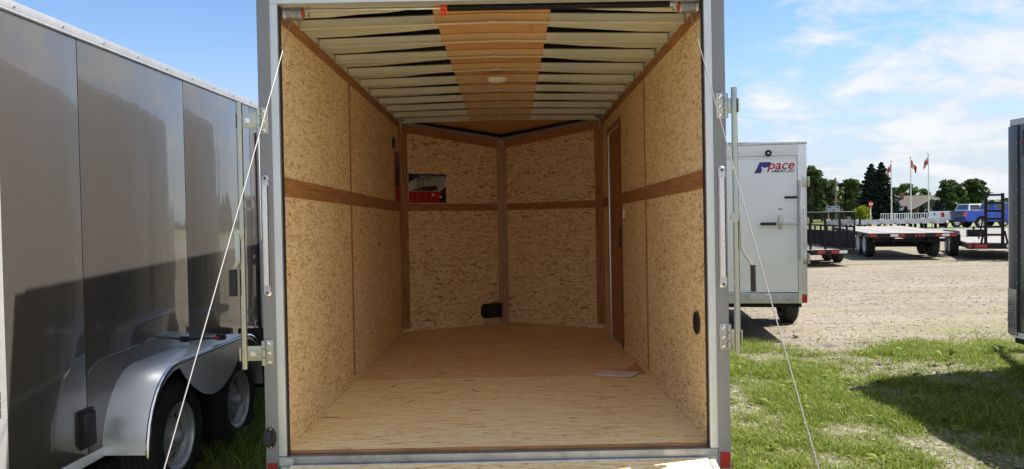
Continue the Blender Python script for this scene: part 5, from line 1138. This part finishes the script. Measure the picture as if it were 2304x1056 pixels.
for (x0, x1, yy) in ((-5.5, -4.0, 0), (-2.6, -0.6, 0), (3.2, 5.0, -1.8), (5.6, 7.0, -1.8), (9.2, 10.4, 0)):
    b = MB(); b.box(x0, x1, yy-0.05, yy-0.005, 0.8, 2.0); wn_ = b.build('window', 'house_white', H)
    q = MB(); q.box(x0+0.08, x1-0.08, yy-0.06, yy-0.0505, 0.88, 1.92); q.build('pane', 'glass_dark', wn_)

# ==================================================================== trees
def leaf_quads(C, size, up=0.3):
    n = len(C); a = rng.normal(size=(n, 3)); a /= np.linalg.norm(a, axis=1)[:, None]
    b_ = rng.normal(size=(n, 3)); b_ -= a*(a*b_).sum(1)[:, None]; b_ /= np.linalg.norm(b_, axis=1)[:, None]
    s = (size*rng.uniform(0.6, 1.4, n))[:, None]; l = s*rng.uniform(0.9, 1.5, (n, 1))
    return np.stack([C-a*s*.5, C+b_*l*.35, C+a*s*.5, C-b_*l*.35], axis=1)
def tree(name, label, px, d, top, hw_px, mat, group, base=0.18, n=5200, leaf=0.34, seed=0, flat=1.0, nb=26):
    r = np.random.default_rng(seed+11)
    x, y = xz(px, d); g = gz(x, y); zt = at(px, top, d).z-g; hw = hw_px*d/FPX
    root = thing(name, label, 'tree', (x, y, g), group=group)
    zb = zt*base
    tr = MB(); tr.tube([(0, 0, 0), (0.05, 0, zt*0.3), (-0.1, 0.1, zt*0.6), (0.0, 0, zt*0.85)], 0.2, 8, radii=[zt*0.028, zt*0.02, zt*0.012, zt*0.004]); tk = tr.build('trunk', 'bark', root, smooth=True)
    blobs = []
    for k in range(nb):
        u = r.uniform(0, 1); zc_ = zb+(zt-zb)*(0.12+0.80*u); rad = hw*(math.sin(math.pi*(0.14+0.74*u))**0.75)
        an = r.uniform(0, 2*math.pi); q = rad*math.sqrt(r.uniform(0.05, 1))*0.78
        blobs.append((q*math.cos(an), q*math.sin(an), zc_, hw*r.uniform(0.20, 0.38)))
    blobs.append((0, 0, zt-hw*0.24, hw*0.26))
    lm = []
    for (bx_, by_, bz_, br_) in blobs[::2]:
        z0_ = bz_*0.55; q = MB(); q.tube([(0, 0, z0_), (bx_*0.5, by_*0.5, (z0_+bz_)/2+0.2), (bx_, by_, bz_)], 0.05, 5, radii=[zt*0.009, zt*0.006, zt*0.002]); q.build('limb', 'bark', tk, smooth=True)
    wts = np.array([bq[3]**2 for bq in blobs]); cnt = (wts/wts.sum()*n).astype(int)+1; C, S = [], []
    for (bx_, by_, bz_, br_), c in zip(blobs, cnt):
        v = r.normal(size=(c, 3)); v /= np.linalg.norm(v, axis=1)[:, None]; rr_ = r.uniform(0.30, 1.0, c)**0.6*r.choice([1.0, 1.0, 1.0, 1.22], c)
        rr_ *= 1+0.25*np.sin(v[:, 0]*6+v[:, 2]*5+bx_)*np.cos(v[:, 1]*5)
        p = v*(rr_*br_)[:, None]*np.array([1, 1, 0.8*flat])+np.array([bx_, by_, bz_]); C.append(p)
        S.append(np.clip(r.uniform(0.0, 0.75, c)+r.uniform(-0.1, 0.25), 0, 1))
    C = np.concatenate(C); S = np.concatenate(S); keep = C[:, 2] < zt*1.02
    global rng
    quads('crown', leaf_quads(C[keep], leaf), S[keep], mat, root)
    return root
def spruce(name, label, px, d, top, hw_px, mat, group, seed=0, dens=1.0, zs=0.04):
    r = np.random.default_rng(seed+5); x, y = xz(px, d); g = gz(x, y); zt = at(px, top, d).z-g; hw = hw_px*d/FPX
    root = thing(name, label, 'tree', (x, y, g), group=group)
    q = MB(); q.cyl((0, 0, 0), (0, 0, zt*0.97), zt*0.02, 8, 0.02); q.build('trunk', 'bark', root, smooth=True)
    C, S = [], []; nl = int(30*dens)+8
    for k in range(nl):
        u = (k+r.uniform(0, .6))/nl; z0_ = zt*(zs+(1-zs)*u); rad = hw*(1-u)**0.72*r.uniform(0.80, 1.12)+0.12; nbr = int(6+8*(1-u))
        for j in range(nbr):
            an = r.uniform(0, 2*math.pi); rl = rad*r.uniform(0.6, 1.12); m = max(6, int(rl*26*dens)); t = r.uniform(0.05, 1, m)
            lx = rl*t; lz = z0_+0.05*zt*0.3-0.30*rl*t+0.22*rl*t**2.2
            wdt = (0.30*rl*(1-0.6*t)+0.08)*r.normal(size=m)*0.5
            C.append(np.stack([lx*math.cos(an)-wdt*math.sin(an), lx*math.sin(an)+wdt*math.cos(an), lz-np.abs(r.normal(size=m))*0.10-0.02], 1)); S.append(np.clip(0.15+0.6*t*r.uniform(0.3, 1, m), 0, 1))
    C = np.concatenate(C); S = np.concatenate(S)
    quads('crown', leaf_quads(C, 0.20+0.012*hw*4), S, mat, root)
    return root
TG = 'broadleaf trees beyond the road'
for k, (px, d, top, hwp, mt, lb) in enumerate((
    (1770, 150, 392, 46, 'maple_leaf', 'broadleaf tree mostly behind the white trailer'),
    (1826, 145, 372, 36, 'maple_leaf', 'tall dark broadleaf tree next to the white trailer'),
    (1850, 165, 402, 30, 'maple_leaf', 'dark rounded tree left of the bare pole'),
    (1872, 150, 405, 27, 'pale_leaf', 'pale olive tree right behind the bare utility pole'),
    (1896, 160, 411, 22, 'maple_leaf', 'small dark tree between the utility pole and pale tree'),
    (1917, 152, 403, 25, 'pale_leaf', 'loose pale green tree beside the twin spruces'),
    (1848, 190, 445, 50, 'maple_leaf', 'low spreading tree under the dark broadleaf trees'),
    (1905, 190, 450, 50, 'maple_leaf', 'low spreading tree under the pale olive trees'),
    (2037, 215, 412, 30, 'bright_leaf', 'bright green tree behind the house roof'),
    (2078, 225, 424, 26, 'bright_leaf', 'rounded bright tree behind the right half of the roof'),
    (2012, 220, 432, 25, 'bright_leaf', 'bright tree showing between spruce and house'),
    (2142, 120, 404, 33, 'maple_leaf', 'dark round tree right of the last flagpole'),
    (2193, 124, 402, 34, 'maple_leaf', 'broad dark tree above the blue pickup'),
    (2168, 132, 412, 30, 'maple_leaf', 'dark tree filling the gap behind two round trees'))):
    tree('broadleaf_tree', lb, px, d, top, hwp, mt, TG, base=0.04, n=11000, leaf=0.40, seed=k, nb=40)
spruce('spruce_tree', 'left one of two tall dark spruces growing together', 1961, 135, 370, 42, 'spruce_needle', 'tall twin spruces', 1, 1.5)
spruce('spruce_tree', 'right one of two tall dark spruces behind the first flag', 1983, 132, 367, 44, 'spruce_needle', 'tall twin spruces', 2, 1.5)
for k, (px, top, hwp, d) in enumerate(((2020, 455, 15, 126), (2038, 464, 12, 122), (2074, 463, 15, 122), (2108, 450, 17, 120), (2122, 458, 14, 118))):
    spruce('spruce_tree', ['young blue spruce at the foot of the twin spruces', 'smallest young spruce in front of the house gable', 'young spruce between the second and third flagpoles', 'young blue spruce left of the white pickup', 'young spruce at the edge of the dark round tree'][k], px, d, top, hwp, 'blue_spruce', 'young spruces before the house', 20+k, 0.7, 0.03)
x, y = xz(1941, 92); g = gz(x, y)
BU = thing('lime_bush', 'yellow-green rounded bush beside the stop sign', 'bush', (x, y, g))
v = rng.normal(size=(2600, 3)); v /= np.linalg.norm(v, axis=1)[:, None]; v *= (rng.uniform(0.4, 1.0, 2600)**0.5)[:, None]*(1+0.15*np.sin(v[:, :1]*7+v[:, 1:2]*5))
hb = at(1941, 468, 92).z-g; wb = 17*92/FPX
C = v*np.array([wb*1.1, wb, hb*0.72])+np.array([0, 0, hb*0.38]); C = C[C[:, 2] > 0.02]
quads('foliage', leaf_quads(C, 0.20), rng.uniform(0, 1, len(C)), 'lime_leaf', BU)
q = MB(); q.cyl((0, 0, 0), (0, 0, hb*0.5), 0.05, 6); q.build('stem', 'bark', BU)
# low hedge of far woodland on the horizon
fw = []
for k in range(9000):
    px_ = rng.uniform(1500, 2600); d = rng.uniform(300, 360); x, y = xz(px_, d); hgt = 5.0+2.5*math.sin(px_*0.021)+1.5*math.sin(px_*0.067)
    fw.append((x, y, -1.2+hgt*rng.uniform(0, 1)**0.7))
tag(quads('far_woodland', leaf_quads(np.array(fw), 1.5), rng.uniform(0, 0.8, len(fw)), 'maple_leaf'), 'distant strip of woodland along the horizon', 'woodland', kind='stuff')

# ==================================================================== turf, grass and stones
def fbm(x, y, s=1.0): return mnoise.fractal((x*s, y*s, 3.3), 0.9, 2.1, 4)
def turf_edge(x): return 5.05+0.35*math.sin(x*1.1)+0.25*math.sin(x*2.7+1)
xs, ys = lin(-12, 14, 90), lin(-2.0, 6.4, 60)
tv, tf = [], []
for j, y in enumerate(ys):
    for x in xs: tv.append((x, min(y, turf_edge(x)+0.3) if j == len(ys)-1 else -2+(y+2)*(turf_edge(x)+0.3+2)/8.4, 0.022+0.014*fbm(x, y, 1.2)))
n_ = len(xs); tf = [(j*n_+i, j*n_+i+1, (j+1)*n_+i+1, (j+1)*n_+i) for j in range(len(ys)-1) for i in range(n_-1)]
tb = MB(); tb.add(tv, tf); tag(tb.build('turf', 'turf_soil', smooth=True), 'patchy weedy turf between the parked trailers', None, kind='structure')
def grass_patch(n, x0, x1, y0, y1, hmin, hmax, thr, bw):
    X, Y = rng.uniform(x0, x1, n), rng.uniform(y0, y1, n); V, S = [], []
    D = np.array([fbm(a, b_, 1.1)+0.5*fbm(a+9, b_, 3.5) for a, b_ in zip(X, Y)]); ed = np.array([turf_edge(a) for a in X])
    p = np.clip((D-thr)*1.1+0.62, 0.16, 1)*np.clip((ed+0.5-Y)/0.8, 0.02, 1); k = rng.uniform(0, 1, n) < p
    X, Y, D = X[k], Y[k], D[k]; m = len(X)
    h = rng.uniform(hmin, hmax, m)*(0.55+0.6*np.clip(D-thr+0.4, 0, 1)); an = rng.uniform(0, 2*np.pi, m); ln = h*rng.uniform(0.3, 1.4, m); la = rng.uniform(0, 2*np.pi, m)
    w = bw*rng.uniform(0.6, 1.3, m); z = np.full(m, 0.012)
    sx, sy = np.cos(an)*w, np.sin(an)*w; ex, ey = np.cos(la)*ln, np.sin(la)*ln
    B0 = np.stack([X-sx, Y-sy, z], 1); B1 = np.stack([X+sx, Y+sy, z], 1)
    M0 = np.stack([X-sx*.8+ex*.35, Y-sy*.8+ey*.35, z+h*.6], 1); M1 = np.stack([X+sx*.8+ex*.35, Y+sy*.8+ey*.35, z+h*.6], 1)
    T_ = np.stack([X+ex, Y+ey, z+h*0.92], 1); T2_ = T_+np.stack([sx*.15, sy*.15, z*0], 1)
    Q = np.concatenate([np.stack([B0, B1, M1, M0], 1), np.stack([M0, M1, T2_, T_], 1)]); sh = np.clip(rng.normal(0.55, 0.24, m)-0.14*np.clip(D, -1, 1), 0, 1)
    return Q, np.concatenate([sh, sh])
parts = [grass_patch(430000, 1.1, 8.0, 0.2, 5.9, 0.022, 0.085, -0.12, 0.0029), grass_patch(26000, -2.15, -1.05, -2.5, 5.6, 0.05, 0.17, -0.6, 0.0035), grass_patch(22000, -1.1, 1.1, -1.0, 6.0, 0.03, 0.10, 0.0, 0.0035), grass_patch(6000, 1.1, 8.5, 5.3, 8.0, 0.02, 0.05, 0.3, 0.004), grass_patch(22000, 3.2, 8.5, -0.5, 3.6, 0.06, 0.17, -0.1, 0.0034)]
# broad-leaved weeds: rosettes and tall seed stalks
WV, WS = [], []
for k in range(420):
    x, y = rng.uniform(1.3, 7.0), rng.uniform(0.2, 4.6); tall = rng.uniform() < 0.22 and x > 3.2
    if fbm(x, y, 1.1) < -0.1 and not tall: continue
    nl = 16 if tall else 7
    for j in range(nl):
        an = rng.uniform(0, 2*np.pi); z0_ = rng.uniform(0.02, 0.26) if tall else 0.02; l = rng.uniform(0.03, 0.075) if tall else rng.uniform(0.05, 0.12); w = l*rng.uniform(.14, .3)
        c, s = math.cos(an), math.sin(an); up = rng.uniform(0.1, 0.7)
        WV.append([(x, y, z0_), (x+c*l*.5-s*w, y+s*l*.5+c*w, z0_+l*up*.7), (x+c*l, y+s*l, z0_+l*up*.7), (x+c*l*.5+s*w, y+s*l*.5-c*w, z0_+l*up*.7)]); WS.append(rng.uniform(0.25, 0.75))
    if tall: WV.append([(x-.003, y, 0), (x+.003, y, 0), (x+.012, y+.01, .30), (x+.010, y+.01, .30)]); WS.append(0.7)
Q = np.concatenate([p[0] for p in parts]+[np.array(WV)]); S = np.concatenate([p[1] for p in parts]+[np.array(WS)])
tag(quads('grass', Q, S, 'grass_blade'), 'short patchy grass and weeds between the trailers', 'grass', kind='stuff')
# stones: loose gravel as one mass, a few larger stones singly
ico = [(0, 0, 1), (.9, 0, .35), (.28, .85, .35), (-.72, .52, .35), (-.72, -.52, .35), (.28, -.85, .35), (.72, .52, -.3), (-.28, .85, -.3), (-.9, 0, -.3), (-.28, -.85, -.3), (.72, -.52, -.3)]
icf = [(0, 1, 2), (0, 2, 3), (0, 3, 4), (0, 4, 5), (0, 5, 1), (1, 6, 2), (2, 6, 7), (2, 7, 3), (3, 7, 8), (3, 8, 4), (4, 8, 9), (4, 9, 5), (5, 9, 10), (5, 10, 1), (1, 10, 6)]
I = np.array(ico, dtype=np.float32); IF = np.array(icf)
def stones(n, gen, smin, smax):
    P = np.array([gen() for _ in range(n)]); s = smin+(smax-smin)*rng.uniform(0, 1, n)**3; V = I[None]*s[:, None, None]*rng.uniform(0.6, 1.3, (n, 1, 3))*rng.uniform(0.85, 1.15, (n, 11, 1))
    a = rng.uniform(0, 6.28, n); c, s_ = np.cos(a)[:, None], np.sin(a)[:, None]; V = np.stack([V[..., 0]*c-V[..., 1]*s_, V[..., 0]*s_+V[..., 1]*c, V[..., 2]*0.6], -1)+P[:, None, :]
    return V[:, IF].reshape(-1, 3)
def g_near():
    d = 5.5+8.5*rng.uniform()**1.3; x = rng.uniform(1.2, 12); return (x, d-0.4, 0.006)
def g_turf():
    while True:
        x, y = rng.uniform(1.2, 7), rng.uniform(0.3, 5.6)
        if fbm(x, y, 1.1) < 0.05 or rng.uniform() < 0.15 or y > 4.6: return (x, y, 0.03)
def g_far(): return (rng.uniform(2, 22), rng.uniform(12, 27), 0.006)
SV = np.concatenate([stones(11000, g_near, 0.003, 0.018), stones(2200, g_turf, 0.004, 0.022), stones(5000, g_far, 0.006, 0.020)])
tag(quads('gravel_stones', SV, rng.uniform(0, 1, len(SV)//3), 'stone', tri=True), 'loose pale gravel stones scattered over the lot', 'gravel', kind='stuff')
def stone(px, py, d, r, label, rot=0.0):
    p = at(px, py, d); q = MB(); bm_ = bmesh.new(); bmesh.ops.create_icosphere(bm_, subdivisions=2, radius=1.0)
    for v_ in bm_.verts:
        k = 1+0.22*mnoise.noise(v_.co*1.7+Vector((px, 0, 0))); q.v.append((v_.co.x*k*r, v_.co.y*k*r*0.8, v_.co.z*k*r*0.45+r*0.2))
    q.f = [tuple(v_.index for v_ in f.verts) for f in bm_.faces]; q.m = [0]*len(q.f); bm_.free()
    o = q.build('stone', 'stone', smooth=True); o.location = (p.x, p.y, 0.02); o.rotation_euler = (0, 0, rot); return tag(o, label, 'stone')
def gd(py, px=1900): # distance at which a pixel row meets the flat ground
    dirv = CF + CR*((px-PW/2)/FPX) - CU*((py-PH/2)/FPX); return -CP.z/dirv.z
stone(1881, 932, gd(932, 1881), 0.055, 'pale fist-sized stone lying in the grass', 0.4)
stone(1791, 761, gd(761, 1791), 0.05, 'dark flat stone on the gravel by the white trailer', 1.0)
stone(1663, 791, gd(791, 1663), 0.05, 'flat pale stone at the turf edge near the lock bar', 2.0)
